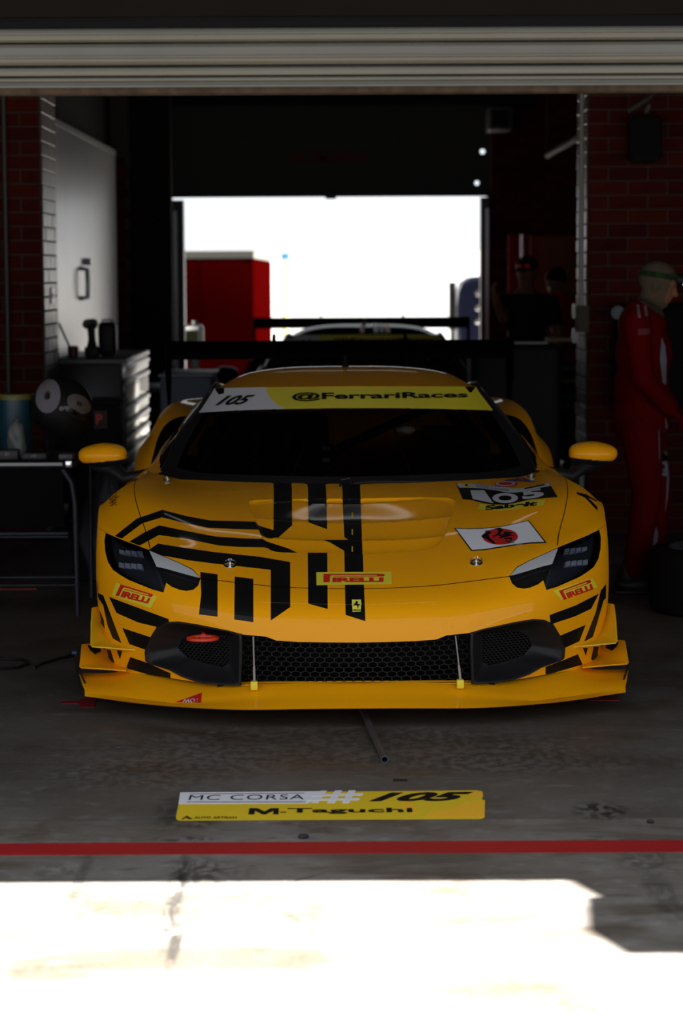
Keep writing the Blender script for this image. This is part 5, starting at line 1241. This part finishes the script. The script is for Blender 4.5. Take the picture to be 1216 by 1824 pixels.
# smaller things
x, z = onp(22, 700, 11.7); t = E('paint_tub', x, 11.8, zt+.001, 'dark teal tub with an olive lid left of the helmet', 'tub'); h = onp(22, 703, 11.7)[1]-zt
lt('tub_body', [(0,0),(.07,0),(.075,.01),(.085,h-.02),(0,h-.02)], mat('tub_teal', (.01,.05,.08), .4), t, 32); lt('tub_lid', [(0,h),(.088,h-.002),(.092,h-.012),(.09,h-.028),(0,h-.03)], mat('lid_olive', (.14,.13,.02), .45), t, 32)
x, z = onp(30, 750, 11.55); t = E('rag_bag', x, 11.56, zt, 'crumpled grey plastic bag in front of the teal tub', 'bag')
bm = bmesh.new(); bmesh.ops.create_icosphere(bm, subdivisions=4, radius=.06)
rn = random.Random(3)
from mathutils import noise as mn
for v in bm.verts: v.co *= 1+.35*mn.noise(v.co*22); v.co.x *= .75; v.co.y *= .5; v.co.z = max(v.co.z*1.5, -.085)+.085
bobj('bag_film', bm, mat('bag_grey', (.12,.13,.13), .5), t, True); lt('bag_knot', [(0,.2),(.012,.19),(.006,.175),(.016,.16),(0,.16)], mat('bag_grey', (.12,.13,.13), .5), t, 12)
x, z = onp(176, 790, 12.6); t = E('storage_box', x, 12.7, 0, 'black storage box with a red letter P on a pale plate', 'box'); h = onp(176, 725, 12.6)[1]
bx('box_body', -.16, .10, 0, .4, 0, h, mat('box_black', (.01,.01,.011), .6), t, .01); bx('box_lid', -.17, .11, -.01, .41, h, h+.03, mat('box_black', (.01,.01,.011), .6), t, .008)
q0 = onp(166, 732, 12.68); q1 = onp(190, 764, 12.68); bx('box_plate', q0[0]-x, q1[0]-x, -.004, 0, q1[1], q0[1], mat('plate_tan', (.075,.055,.05), .6), t)
V_, F_ = text2d('P', .03); a0 = onp(170, 738, 12.68); a1 = onp(182, 756, 12.68); mobj('box_letter', [(a0[0]-x+(a1[0]-a0[0])*v[0], -.0045-.001, a1[1]+(a0[1]-a1[1])*v[1]) for v in V_], F_, M_RED, t)
# tools scattered on the table
for i, (px_, w_, h_, c_, lab) in enumerate(((15,.10,.05,(.03,.03,.035),'dark tool pouch on the table nearest the left edge'),(62,.12,.035,(.02,.02,.025),'flat black tool case on the table below the helmet'),(118,.07,.03,(.10,.09,.10),'small grey gauge on the table near its right corner'))):
    x, z = onp(px_, 815, 11.5); t = E(('tool_pouch','tool_case','pressure_gauge')[i], x, 11.47, zt, lab, ('pouch','case','gauge')[i])
    bx('shell', -w_/2, w_/2, 0, .08, 0, h_, mat('kit_%d' % i, c_, .5), t, .01); bx('clasp', -.012, .012, -.006, 0, h_*.4, h_*.8, mat('pivot_grey', (.12,.12,.14), .5), t, .002)
# crumpled dark rubbish bag beside the table
def blobbag(name, px0, px1, py0, Y, m, lab):
    a = onp(px0, py0, Y); b = onp(px1, py0, Y); h = a[1]; t = E(name, (a[0]+b[0])/2, Y, 0, lab, 'bag'); bm = bmesh.new(); bmesh.ops.create_icosphere(bm, subdivisions=5, radius=1)
    for v in bm.verts:
        c = v.co.copy(); f = 1+.16*mn.noise(c*2.2)+.07*mn.noise(Vector((c.x*9, c.y*9, c.z*3)))
        tz = (c.z+1)/2; w = (1-.45*max(0, tz-.35)/.65)
        v.co = Vector((c.x*f*(b[0]-a[0])/2*w*1.05, c.y*f*.16*w, max(0, tz*h*(1+.03*mn.noise(c*6)))))
    bobj('bag_body', bm, m, t, True); bm = bmesh.new(); tube(bm, [(0,0,h*.95),(.01,0,h*1.0),(.03,0,h*1.04)], [.03,.016,.04], 14); bobj('bag_neck', bm, m, t, True)
blobbag('rubbish_bag', 142, 240, 812, 12.45, mat('grey_bin_liner', (.06,.062,.08), .4, bump=(14, .6)), 'crumpled dark grey bin liner between the table and the car')
# jack end showing by the left splitter
q = atZ(128, 1192); t = E('floor_jack_pad', q.x-.0, q.y+.35, 0, 'small black and blue jack standing on the floor by the left splitter end', 'jack')
zz0 = atY(128, 1160, q.y+.35).z
bx('jack_body', -.05, .03, -.03, .05, 0, zz0-.01, M_BP, t, .006); bx('jack_saddle', -.035, .02, -.035, .04, zz0-.01, zz0+.004, mat('jack_blue', (.03,.06,.16), .4), t, .003)
# ============================================================ THINGS AT THE RIGHT
# wall speaker on a bracket
Y = YW-.22; a = atY(1118, 205, Y); b = atY(1177, 290, Y)
t = E('wall_speaker', (a.x+b.x)/2, Y, b.z, 'black wall speaker hanging from a bracket on the right brick pier', 'speaker'); w = b.x-a.x; h = a.z-b.z
bm = bmesh.new(); box(bm, -w/2, w/2, -.08, .10, 0, h, .045, 4); bobj('speaker_case', bm, mat('speaker_black', (.014,.014,.015), .6), t, True, 40)
bx('speaker_grille', -w/2+.02, w/2-.02, -.086, -.078, .03, h-.03, mat('grille_black', (.01,.01,.01), .8, bump=(300, .4)), t, .003)
tb('speaker_bracket', [(0,.05,h-.02),(.03,.05,h+.06),(.06,.2,h+.12)], .012, mat('bracket_grey', (.08,.08,.075), .5), t); tb('bracket_arm', [(-.10,-.02,h+.02),(.02,.02,h+.10),(.08,.16,h+.14)], .014, mat('bracket_grey', (.08,.08,.075), .5), t)
# black flight case stack behind the right of the wing
Y = 14.2; a = onp(886, 612, Y); b = onp(1000, 612, Y)
t = E('flight_case', (a[0]+b[0])/2, Y, 0, 'tall black rounded equipment case behind the right end of the rear wing', 'case'); w = (b[0]-a[0])/2
bm = bmesh.new(); box(bm, -w-.15, w, 0, .6, .12, a[1], .05, 4); bobj('case_body', bm, mat('case_black', (.004,.004,.005), .6, spec=.2), t, True, 40)
bx('case_rail', -w+.1, w-.08, .0, .02, a[1]-.004, a[1]+.008, mat('rail_grey', (.12,.12,.13), .4), t); bx('case_base', -w-.1, w-.05, .04, .56, .08, .12, M_BP, t)
for sx in (-w-.05, w-.12):
    for sy in (.1, .5): lt('caster', [(0,-.02),(.035,-.02),(.04,0),(.035,.02),(0,.02)], M_RUB, t, 16, Matrix.Translation((sx, sy, .04)) @ Matrix.Rotation(math.pi/2, 4, 'Y'))
# low shelf with mats beyond the case
Y = 16.3; t = E('workshop_shelf', onp(1012, 700, Y)[0], Y, 0, 'low dark shelf unit with pale boards beside the right pier', 'shelf unit')
for pyy, m_ in ((603, mat('ply_board', (.45,.28,.14), .6)), (655, M_BP), (677, mat('board_olive', (.12,.11,.06), .7)), (708, mat('mat_green', (.01,.05,.03), .8)), (722, mat('board_olive', (.12,.11,.06), .7))):
    z = onp(1010, pyy, Y)[1]; bx('shelf_board', -.13, .13, 0, .4, z-.02, z, m_, t)
for sx in (-.12, .12):
    for sy in (.02, .38): tb('leg', [(sx, sy, 0), (sx, sy, onp(1010, 603, Y)[1]-.02)], .012, M_BP, t)
# panels behind the two men
Y = 21.6; a = onp(905, 418, Y); b = onp(942, 418, Y); t = E('banner_panel', (a[0]+b[0])/2, Y, 0, 'tall dark red narrow banner right of the bright exit', 'banner'); bx('banner_cloth', -(b[0]-a[0])/2, (b[0]-a[0])/2, 0, .02, .1, a[1], mat('banner_red', (.22,.006,.012), .6), t); bx('banner_foot', -.12, .12, -.12, .14, 0, .1, M_BP, t)
q = onp(929, 418, Y-.1); o = tb('chrome_pole', [(q[0], Y-.17, 0), (q[0], Y-.17, q[1])], .016, mat('pole_pink_white', (.6,.55,.58), .25, .6)); tag(o, 'slim shiny pole in front of the dark red banner', 'pole')
a = onp(943, 420, Y); t = E('display_board', a[0]+.45, Y+.2, 0, 'wide dull brown display board behind the two men', 'board'); bx('board_face', -.43, .6, 0, .03, .15, a[1], mat('board_brown', (.16,.06,.03), .7), t); bx('board_foot', -.3, .5, -.15, .2, 0, .15, M_BP, t)
V_ = [(-.1+.5*math.cos(a_), -.002, 1.75-.5+.5*math.sin(a_)) for a_ in np.linspace(.35, 1.5, 12)]; V_ += [(-.1+.62*math.cos(a_), -.002, 1.75-.5+.62*math.sin(a_)) for a_ in np.linspace(1.5, .35, 12)]
mobj('board_print', V_, [tuple(range(24))], mat('board_red_print', (.12,.015,.012), .7), t)
# tyre lying flat at the right with its rim on top
def tyre_thing(px0, py_top, py_bot, lab):
    q = atZ(px0, py_bot); R_ = .335; cx_ = q.x+R_+.04; cy_ = q.y-.32
    t = E('spare_wheel', cx_, cy_+.2, 0, lab, 'tyre'); H = atY(px0+60, py_top, cy_-.02).z
    H = min(max(H, .27), .40)
    lt('tyre', [(R_-.09,.015),(R_-.03,0),(R_-.006,.02),(R_,.05),(R_,H-.05),(R_-.006,H-.02),(R_-.03,H),(R_-.09,H-.015),(R_-.105,H-.04),(R_-.105,.04)], M_RUB, t, 48, None, True)
    bm = bmesh.new(); lathe(bm, [(R_-.125,.05),(R_-.105,.045),(R_-.105,H-.03),(R_-.088,H-.002),(R_-.095,H+.006),(R_-.125,H-.03)], 48, closed=True); lathe(bm, [(0,H-.06),(.05,H-.06),(.06,H-.09),(.06,H-.14),(0,H-.14)], 20)
    for k in range(10): a = k*math.pi/5; tube(bm, [(.05*math.cos(a), .05*math.sin(a), H-.09), ((R_-.12)*math.cos(a), (R_-.12)*math.sin(a), H-.05)], [.015,.01], 6)
    bobj('wheel_rim', bm, mat('rim_silver', (.35,.38,.5), .25, .9), t, True, 40)
tyre_thing(1136, 983, 1082, 'racing tyre lying flat with silver rim at the right edge')
# dark coat and bag hanging on the right wall behind the mechanic
q = onp(1120, 560, YW-.1); t = E('hanging_backpack', q[0]+.1, YW-.14, 0.75, 'black backpack with round pale badge hanging behind the man in red', 'backpack')
bm = bmesh.new(); box(bm, -.19, .45, -.10, .13, 0, .66, .08, 4); bobj('bag_body', bm, mat('backpack_black', (.008,.008,.010), .8, bump=(8, .4)), t, True, 40)
q2 = onp(1100, 557, YW-.24); lt('bag_badge', [(0,.004),(.04,.004),(.042,0),(0,0)], mat('badge_grey', (.10,.11,.14), .5), t, 24, Matrix.Translation((q2[0]-t.location.x, -.105, q2[1]-.75)) @ Matrix.Rotation(math.pi/2, 4, 'X')); tb('bag_strap', [(.0,.0,.64),(.05,.05,.78),(.12,.10,.86)], .012, M_BM, t)
# ============================================================ PEOPLE
def ell(bm, c, r, rot=None):
    g = bmesh.ops.create_icosphere(bm, subdivisions=3, radius=1); M4 = Matrix.Translation(c) @ (rot.to_4x4() if rot else Matrix()) @ Matrix.Diagonal((*r, 1)); bmesh.ops.transform(bm, matrix=M4, verts=g['verts'])
def cap(bm, a, b, ra, rb, flat=1.0, n=14, axis=None):
    a, b = Vector(a), Vector(b); k = 7; pts = []; rs = []
    d = b-a; L = d.length; d.normalize()
    for i in range(4): t = math.pi/2*(1-i/4); pts.append(a-d*ra*math.sin(t)); rs.append(max(.002, ra*math.cos(t)))
    for i in range(k+1): pts.append(a+d*L*i/k); rs.append(ra+(rb-ra)*i/k)
    for i in range(1, 5): t = math.pi/2*i/4; pts.append(b+d*rb*math.sin(t)); rs.append(max(.002, rb*math.cos(t)))
    tube(bm, pts, rs, n)
def hand(bm, wrist, d, up, side, s=1.0, curl=.6):
    """palm, four unequal bent fingers, thumb from the side; d = pointing, up = back of the hand, side = thumb side"""
    d, up, side = Vector(d).normalized(), Vector(up).normalized(), Vector(side).normalized(); w = Vector(wrist)
    R = Matrix((d, side, up)).transposed()
    ell(bm, w+d*.045*s, (.05*s, .040*s, .016*s), R)
    for i, L in enumerate((.072, .080, .074, .058)):
        o = w+d*.082*s+side*(.030-.020*i)*s; p1 = o+(d*math.cos(curl*.5)-up*math.sin(curl*.5))*L*.45*s; p2 = p1+(d*math.cos(curl*1.4)-up*math.sin(curl*1.4))*L*.32*s; p3 = p2+(d*math.cos(curl*2.1)-up*math.sin(curl*2.1))*L*.25*s
        r = .0085*s; cap(bm, o-d*.02*s, o, r*1.1, r*1.1, n=8); cap(bm, o, p1, r*1.1, r, n=8); cap(bm, p1, p2, r, r*.95, n=8); cap(bm, p2, p3, r*.95, r*.8, n=8)
    o = w+d*.02*s+side*.032*s; p1 = o+(d*.6+side*.7-up*.2).normalized()*.04*s; p2 = p1+(d*.9+side*.3-up*.3).normalized()*.032*s; cap(bm, o, p1, .012*s, .010*s, n=8); cap(bm, p1, p2, .010*s, .008*s, n=8)
def body(name, bm, parent, mats, pick, voxel=.009, sm=6):
    me = bpy.data.meshes.new(name); bm.to_mesh(me); bm.free(); o = bpy.data.objects.new('tmp', me); COL.objects.link(o)
    r = o.modifiers.new('r', 'REMESH'); r.mode = 'VOXEL'; r.voxel_size = voxel
    s = o.modifiers.new('s', 'SMOOTH'); s.iterations = sm; s.factor = .5
    me2 = bpy.data.meshes.new_from_object(o.evaluated_get(bpy.context.evaluated_depsgraph_get())); bpy.data.objects.remove(o)
    for m in mats: me2.materials.append(m)
    idx = [pick(p_.center) for p_ in me2.polygons]; me2.polygons.foreach_set('material_index', idx); me2.polygons.foreach_set('use_smooth', [True]*len(idx)); me2.name = name
    b = bpy.data.objects.new(name, me2); COL.objects.link(b); b.parent = parent; return b
def head(bm, c, fwd, s=1.0):               # skull, jaw, nose, brow, ears, in the direction fwd
    f = Vector(fwd).normalized(); up = Vector((0, 0, 1)); up = (up-f*up.dot(f)).normalized(); sd = up.cross(f); R = Matrix((f, sd, up)).transposed(); c = Vector(c)
    ell(bm, c+up*.025*s-f*.012*s, (.098*s, .077*s, .092*s), R); ell(bm, c-up*.045*s+f*.028*s, (.062*s, .056*s, .070*s), R)
    ell(bm, c-up*.088*s+f*.062*s, (.022*s, .024*s, .018*s), R)                     # chin
    cap(bm, c+f*.083*s+up*.012*s, c+f*.104*s-up*.022*s, .008*s, .014*s, n=8)        # nose
    ell(bm, c+f*.075*s+up*.028*s, (.018*s, .052*s, .012*s), R)                      # brow
    ell(bm, c+f*.084*s-up*.052*s, (.010*s, .024*s, .005*s), R); ell(bm, c+f*.082*s-up*.061*s, (.010*s, .022*s, .006*s), R)    # lips
    for q in (-1, 1): ell(bm, c+sd*q*.078*s-up*.008*s, (.018*s, .008*s, .030*s), R)
    return f, sd, up, R
# --- man in red overalls (profile to the right, looking down at his hands)
D = 12.2
def W(px, py, dy=0.0): q = atY(px, py, D+dy); return Vector((q.x, q.y, q.z))
gx = W(1145, 1058).x
man = E('person', gx, D, 0, 'man in red overalls and beige balaclava with a headlamp, standing beside the tyre', 'person')
O = Vector((gx, D, 0)); w = lambda *a: W(*a)-O
bm = bmesh.new()
# trunk
ell(bm, w(1140, 742), (.150, .175, .16)); ell(bm, w(1142, 690), (.140, .180, .17)); ell(bm, w(1146, 630), (.142, .20, .17)); ell(bm, w(1143, 580), (.120, .205, .13))
cap(bm, w(1136, 560, -.15), w(1136, 560, .15), .075, .075)
cap(bm, w(1150, 560), w(1164, 520), .068, .062)
# head bent forward
hc = w(1172, 506); fw = Vector((.93, -.22, -.34)); f_, sd_, up_, R_ = head(bm, hc, fw, .98)
# legs
kn = w(1152, 880, -.10); cap(bm, w(1140, 765, -.09), kn, .108, .078); cap(bm, kn, w(1128, 1018, -.10), .076, .058)
kn2 = w(1168, 885, .12); cap(bm, w(1148, 765, .09), kn2, .105, .078); cap(bm, kn2, w(1158, 1020, .13), .074, .058)
# arms
def arm(sh, el_, wr_, r=(.070, .056, .046)):
    cap(bm, sh, el_, r[0], r[1]); cap(bm, el_, wr_, r[1], r[2])
w1 = w(1190, 726, -.15); arm(w(1134, 572, -.20), w(1143, 672, -.25), w1); hand(bm, w1, (.75, .25, -.6), (.6, -.5, .6), (.3, .9, .2), 1.05, .7)
w2 = w(1192, 722, .08); arm(w(1134, 572, .20), w(1150, 668, .24), w2); hand(bm, w2, (.75, -.35, -.6), (.6, .4, .6), (.3, -.9, .2), 1.05, .7)
zn = w(1150, 548).z; M_SUIT = mat('overall_red', (.085,.0006,.0012), .8, bump=(14, .5), spec=.05); M_BAL = mat('balaclava_beige', (.085,.066,.048), .8); M_SKIN = mat('skin', (.20,.09,.055), .6); M_GLV = mat('glove_red', (.12,.003,.004), .7)
def pk(c):
    if c.z > zn-.02 and (c-hc).dot(f_) > .062 and -.075 < (c-hc).dot(up_) < .048: return 2
    if c.z > zn+.06*((c.x-w(1150,548).x)/.1)*-1 and (c-hc).length < .34: return 1
    return 0
body('body', bm, man, [M_SUIT, M_BAL, M_SKIN], pk, .008, 5)
# shoes
for q, dy in ((w(1124, 1050, -.10), 0), (w(1158, 1046, .13), 0)):
    bm = bmesh.new(); ell(bm, Vector((q.x+.05, q.y, .045)), (.14, .048, .045)); ell(bm, Vector((q.x-.01, q.y, .09)), (.065, .045, .07)); box(bm, q.x-.09, q.x+.185, q.y-.042, q.y+.042, 0.0, .02, .008)
    bobj('shoe', bm, mat('shoe_black', (.01,.01,.011), .5), man, True, 50)
# headlamp: strap round the head with lamp on the brow
bm = bmesh.new(); pts = []
for k in range(33):
    a = 2*math.pi*k/32; pts.append(hc+f_*(math.cos(a)*.098-.010)+sd_*math.sin(a)*.080+up_*(.044+.018*math.cos(a)))
for i in range(32):
    a, b = pts[i], pts[i+1]; n1 = (a-hc-up_*.05).normalized()*.004
    vs = [bm.verts.new(v) for v in (a-up_*.014+n1, b-up_*.014+n1, b+up_*.014+n1, a+up_*.014+n1)]; bm.faces.new(vs)
bmesh.ops.remove_doubles(bm, verts=bm.verts[:], dist=.0015); bmesh.ops.solidify(bm, geom=bm.faces[:], thickness=.003)
bobj('headlamp_strap', bm, mat('strap_green', (.02,.06,.015), .6, noise=(20, (.008,.012,.008))), man, True, 60)
lc = hc+f_*.092+up_*.058; Rl = f_.to_track_quat('Z', 'Y').to_matrix().to_4x4()
lh = lt('headlamp_body', [(0,-.02),(.026,-.018),(.032,.0),(.032,.022),(.026,.028),(0,.026)], M_BP, man, 24, Matrix.Translation(lc) @ Rl)
Rside = Matrix.Translation(lc+f_*.012-Vector((0,.034,0))) @ Vector((.3, -1, 0)).to_track_quat('Z', 'Y').to_matrix().to_4x4()
lt('headlamp_lens', [(0,.03),(.02,.030),(.024,.026),(0,.026)], mat('headlamp_glow', (.9,.95,1), .3, emit=((.9,.95,1.0), 6)), lh, 24, Matrix.Translation(lc) @ Rl)
# suit marks: shoulder tabs, sleeve patch, white side stripes
def mark(name, P, dy, m, th=.012): return plate(name, [w(x, y, dy) for x, y in P], th, m, man)
def onbody(name, P, m, off=.004):          # small cloth patch laid onto the body surface
    ob = [c for c in man.children if c.name.startswith('body')][0]
    bv = BVHTree.FromPolygons([v.co for v in ob.data.vertices], [tuple(q.vertices) for q in ob.data.polygons]); V_, T_ = subdiv(*polyVF(P), 6); V3 = []
    for x, y in V_:
        d = ray(x, y).normalized(); loc = bv.ray_cast(CAMP-O, d)[0]
        if loc is None:
            t_ = D; loc = bv.find_nearest(CAMP-O+d*(D/d.y*.985))[0]
        V3.append(loc-d*off)
    return mobj(name, V3, [t[::-1] for t in T_], m, man, True)
M_TAB = mat('tab_pale', (.13,.11,.11), .7); M_WS = mat('side_stripe_white', (.16,.16,.20), .7)
onbody('shoulder_tab', [(1133,543),(1138,543),(1141,566),(1136,566)], M_TAB); onbody('shoulder_tab', [(1146,545),(1151,545),(1154,563),(1149,563)], M_TAB)
onbody('sleeve_patch', [(1136,586),(1160,585),(1160,595),(1136,597)], mat('patch_pink', (.12,.03,.035), .7))
onbody('side_stripe', [(1178,600),(1184,615),(1187,640),(1186,686),(1180,682),(1175,640)], M_WS)
onbody('leg_stripe', [(1184,742),(1191,765),(1194,800),(1192,850),(1189,885),(1184,915),(1187,870),(1188,800)], M_WS)
onbody('leg_stripe', [(1168,938),(1172,950),(1170,966),(1162,972),(1164,955)], M_WS)
bm = bmesh.new(); pts = [w(1141, 540, -.095), w(1135, 548, 0), w(1141, 540, .095), w(1162, 548, .08), w(1170, 560, 0), w(1162, 548, -.08), w(1141, 540, -.095)]; tube(bm, pts, .016, 10); bobj('collar', bm, M_SUIT, man, True)
# --- man in black T-shirt and cap, left arm raised
D2 = 18.6
def W2(px, py, dy=0.0): q = atY(px, py, D2+dy); return Vector((q.x, q.y, q.z))
gx2 = W2(937, 700).x; O2 = Vector((gx2, D2, 0)); w = lambda *a: W2(*a)-O2
man2 = E('person', gx2, D2, 0, 'man in black T-shirt and cap with red goggles, one arm raised', 'person')
bm = bmesh.new(); zf = lambda z: z
cap(bm, (0.0,0,1.36), (0.0,0,1.02), .135, .14); ell(bm, (0,0,1.28), (.19,.12,.18)); ell(bm, (.01,0,1.05), (.17,.125,.16)); ell(bm, (.01,0,.93), (.17,.13,.13)); cap(bm, (-.15,0,1.38), (.16,0,1.38), .062, .062); cap(bm, (0,0,1.40), (0,-.01,1.50), .058, .055)
hc2 = w(938, 487); f2, s2, u2, R2 = head(bm, hc2, (-.35, -.9, -.12), 1.0)
for q in (-1, 1): cap(bm, (q*.09+.01,0,.88), (q*.10,0,.50), .088, .062); cap(bm, (q*.10,0,.50), (q*.10,.02,.10), .060, .043)
e1 = w(897, 566, -.25); h1 = w(884, 536, -.38); cap(bm, (-.19,0,1.37), e1, .058, .045); cap(bm, e1, h1, .043, .030); hand(bm, h1, (-.3, -.3, .9), (-.8, .2, -.2), (.3, -.9, 0), 1.0, .5)
e2 = Vector((.25,.03,1.10)); h2 = Vector((.22,-.12,.90)); cap(bm, (.19,0,1.37), e2, .058, .045); cap(bm, e2, h2, .043, .030); hand(bm, h2, (0, -.2, -1), (1, 0, 0), (0, -1, .2), 1.0, .5)
def pk2(c):
    if c.z > 1.44: return 1
    if c.z < .98 and abs(c.x) < .215: return 2
    if (c-e1).length < .10 or (c-h1).length < .30 and c.x < -.19: return 1
    if c.x > .15 and c.z < 1.2: return 1
    return 0
body('body', bm, man2, [mat('tshirt_black', (.012,.013,.018), .8), M_SKIN, mat('trousers_dark', (.015,.015,.018), .8)], pk2, .009, 4)
bm = bmesh.new(); ell(bm, hc2+u2*.045-f2*.012, (.108,.087,.088), R2)
bmesh.ops.bisect_plane(bm, geom=bm.verts[:]+bm.edges[:]+bm.faces[:], plane_co=hc2+u2*.040, plane_no=u2, clear_inner=True)
bobj('cap', bm, mat('cap_black', (.01,.01,.012), .7), man2, True)
bm = bmesh.new(); ell(bm, hc2+u2*.042+f2*.135, (.07,.075,.008), R2); bobj('cap_peak', bm, mat('cap_black', (.01,.01,.012), .7), man2, True)
for q in (-1, 1):
    bm = bmesh.new(); ell(bm, hc2+u2*.068+f2*.092+s2*q*.034, (.012,.028,.017), R2); bobj('goggle_lens', bm, mat('goggle_red', (.6,.01,.008), .2, coat=.5), man2, True)
for q in (-1, 1):
    bm = bmesh.new(); box(bm, q*.10-.05, q*.10+.05, -.18, .09, 0, .09, .03, 3); bobj('shoe', bm, mat('shoe_black', (.01,.01,.011), .5), man2, True, 50)
# --- man in red behind, bending forward
D3 = 19.7
def W3(px, py, dy=0.0): q = atY(px, py, D3+dy); return Vector((q.x, q.y, q.z))
gx3 = W3(1012, 700).x; O3 = Vector((gx3, D3, 0)); w = lambda *a: W3(*a)-O3
man3 = E('person', gx3, D3, 0, 'dark-haired man in a red jacket bending forward beside the man in black', 'person')
bm = bmesh.new(); ell(bm, (.06,.0,.95), (.17,.15,.15)); cap(bm, (.06,0,.98), (-.02,-.10,1.25), .15, .15); ell(bm, (-.0,-.10,1.26), (.20,.14,.15)); cap(bm, (-.19,-.1,1.34), (.19,-.1,1.34), .065, .065)
hc3 = w(990, 506); cap(bm, (-.04,-.13,1.36), hc3+Vector((.01,.02,-.05)), .058, .055); f3, s3, u3, R3 = head(bm, hc3, (-.55, -.7, -.45), 1.0)
for q in (-1, 1): cap(bm, (.06+q*.09,0,.88), (.05+q*.10,-.02,.48), .09, .064); cap(bm, (.05+q*.10,-.02,.48), (.08+q*.10,.02,.10), .062, .045)
for q, hx_ in ((-1, -.22), (1, -.08)):
    e3 = Vector((q*.26-.02, -.20, 1.10)); h3 = Vector((hx_, -.42, 1.05)); cap(bm, (q*.20,-.1,1.33), e3, .062, .050); cap(bm, e3, h3, .048, .034); hand(bm, h3, (-.6,-.7,-.2), (0,-.2,1), (.6*-q,-.5,0), 1.0, .7)
body('body', bm, man3, [mat('jacket_red', (.30,.003,.006), .75), M_SKIN, mat('trousers_dark', (.015,.015,.018), .8)], lambda c: 1 if c.z > 1.44 or (c.y < -.40 and c.z < 1.12) else (2 if c.z < .86 else 0), .009, 4)
bm = bmesh.new(); ell(bm, hc3+u3*.040-f3*.022, (.104,.084,.088), R3); bmesh.ops.bisect_plane(bm, geom=bm.verts[:]+bm.edges[:]+bm.faces[:], plane_co=hc3+u3*.02, plane_no=(u3-f3*.7).normalized(), clear_inner=True)
bobj('hair', bm, mat('hair_black', (.008,.007,.007), .7), man3, True)
for q in (-1, 1):
    bm = bmesh.new(); box(bm, .08+q*.10-.05, .08+q*.10+.05, -.16, .09, 0, .09, .03, 3); bobj('shoe', bm, mat('shoe_black', (.01,.01,.011), .5), man3, True, 50)
# ============================================================ SECOND CAR, a copy of the first in dark blue with number 111
M_DBL = paint('dark_blue_paint', (.006,.009,.03), False, .25); M_DBL.node_tree.nodes['Principled BSDF'].inputs['Specular IOR Level'].default_value = 0.0
SWAP = {M_Y: M_DBL, M_LEMD: M_BP}
SKIP = ('tyre_maker', 'number_board', 'sponsor', 'flag', 'fender_lettering', 'side_badge', 'tow_mark', 'round_sticker', 'blue_sticker', 'race_number', 'nose_badge', 'equipment', 'yellow_tape', 'aerial')
_mc = {}
def swapped(me):
    if me is None or not any(m in SWAP for m in me.materials): return me
    if me.name not in _mc:
        c = me.copy(); _mc[me.name] = c
        for i, m in enumerate(c.materials):
            if m in SWAP: c.materials[i] = SWAP[m]
    return _mc[me.name]
def copyt(o, parent):
    if any(o.name.startswith(s) for s in SKIP): return None
    c = o.copy(); c.data = swapped(o.data) if o.type == 'MESH' else None; COL.objects.link(c); c.parent = parent
    for ch in list(o.children): copyt(ch, c)
    return c
car2 = copyt(car, None); car2.name = 'racing_car'
car2['label'] = 'dark blue racing coupe number 111 parked behind the yellow one'
ax = atY(644, 580, 19.4); wx = atY(643, 577, 21.4)
car2.location = (wx.x-.0, 16.3, 0.03)
for ch in car2.children:
    if ch.name.startswith('rear_wing'): ch.location.z -= .045; car2.rotation_euler = (0, 0, 0)
V_, F_ = text2d('111', .035, .7); decal('race_number', (quadmap([(385.5,706),(455,704),(450,721),(383,723)], V_), F_), M_STRIPE, SW, .0025, car2)
# coloured roof stripes of the rear car
for xs_, m_ in ((-.03, M_RED), (.06, M_WHITE), (.10, mat('stripe_green', (.01,.2,.05), .4)), (.14, M_RED)):
    UV = []
    for i in range(12):
        v = SR.V*(.02+.5*i/11)
        for xx in (xs_, xs_+.03): UV.append((SR.U/2+xx, v))
    P = SR.ev(np.array(UV)); N = SR.nrm(np.array(UV)); N *= np.sign(N[:, 2].sum())
    mobj('roof_stripe', P+N*.001, [(2*i, 2*i+1, 2*i+3, 2*i+2) for i in range(11)], m_, car2, True)

for k, (sx, sy) in enumerate(((-.75, 1.75), (.75, 1.75), (-.75, 3.2), (.75, 3.2))):
    q = car2.location+Vector((sx, sy, 0)); t = empty('jack_stand', (q.x, q.y, 0), 0, 'small steel jack stand under the dark blue car near its %s wheel' % ('front left', 'front right', 'rear left', 'rear right')[k], 'jack stand', 'jack stands under the rear car')
    bm = bmesh.new()
    for e in ((-.08,-.08),(.08,-.08),(-.08,.08),(.08,.08)): tube(bm, [(e[0],e[1],.0),(0,0,.095)], .010, 6)
    bobj('stand_leg', bm, M_ALU, t, True, 40); bx('stand_head', -.04, .04, -.03, .03, .088, .104, M_ALU, t, .003)

Y = 21.9; a = atY(869, 190, Y); b = atY(912, 232, Y); t = empty('ventilation_box', ((a.x+b.x)/2, Y, b.z), 0, 'square dark ventilation box with grey rim high on the rear wall', 'vent'); w = (b.x-a.x)/2; h = a.z-b.z
bx('box_frame', -w, w, 0, .55, 0, h, mat('vent_grey', (.05,.05,.055), .5), t, .01); bx('box_grille', -w+.03, w-.03, -.012, .0, .03, h-.03, M_BM, t)
a = atY(975, 277, 19.5); b = atY(1034, 243, 17.0); o = tb('ceiling_brace', [a, b], .025, mat('brace_grey', (.02,.02,.02), .7)); bm = bmesh.new(); bm.from_mesh(o.data); tube(bm, [a, (a.x, a.y, CH)], .015, 8); tube(bm, [b, (b.x, b.y, CH)], .015, 8); bm.to_mesh(o.data); bm.free(); tag(o, 'slanting grey pipe hung from the ceiling beyond the right brick pier', 'pipe')
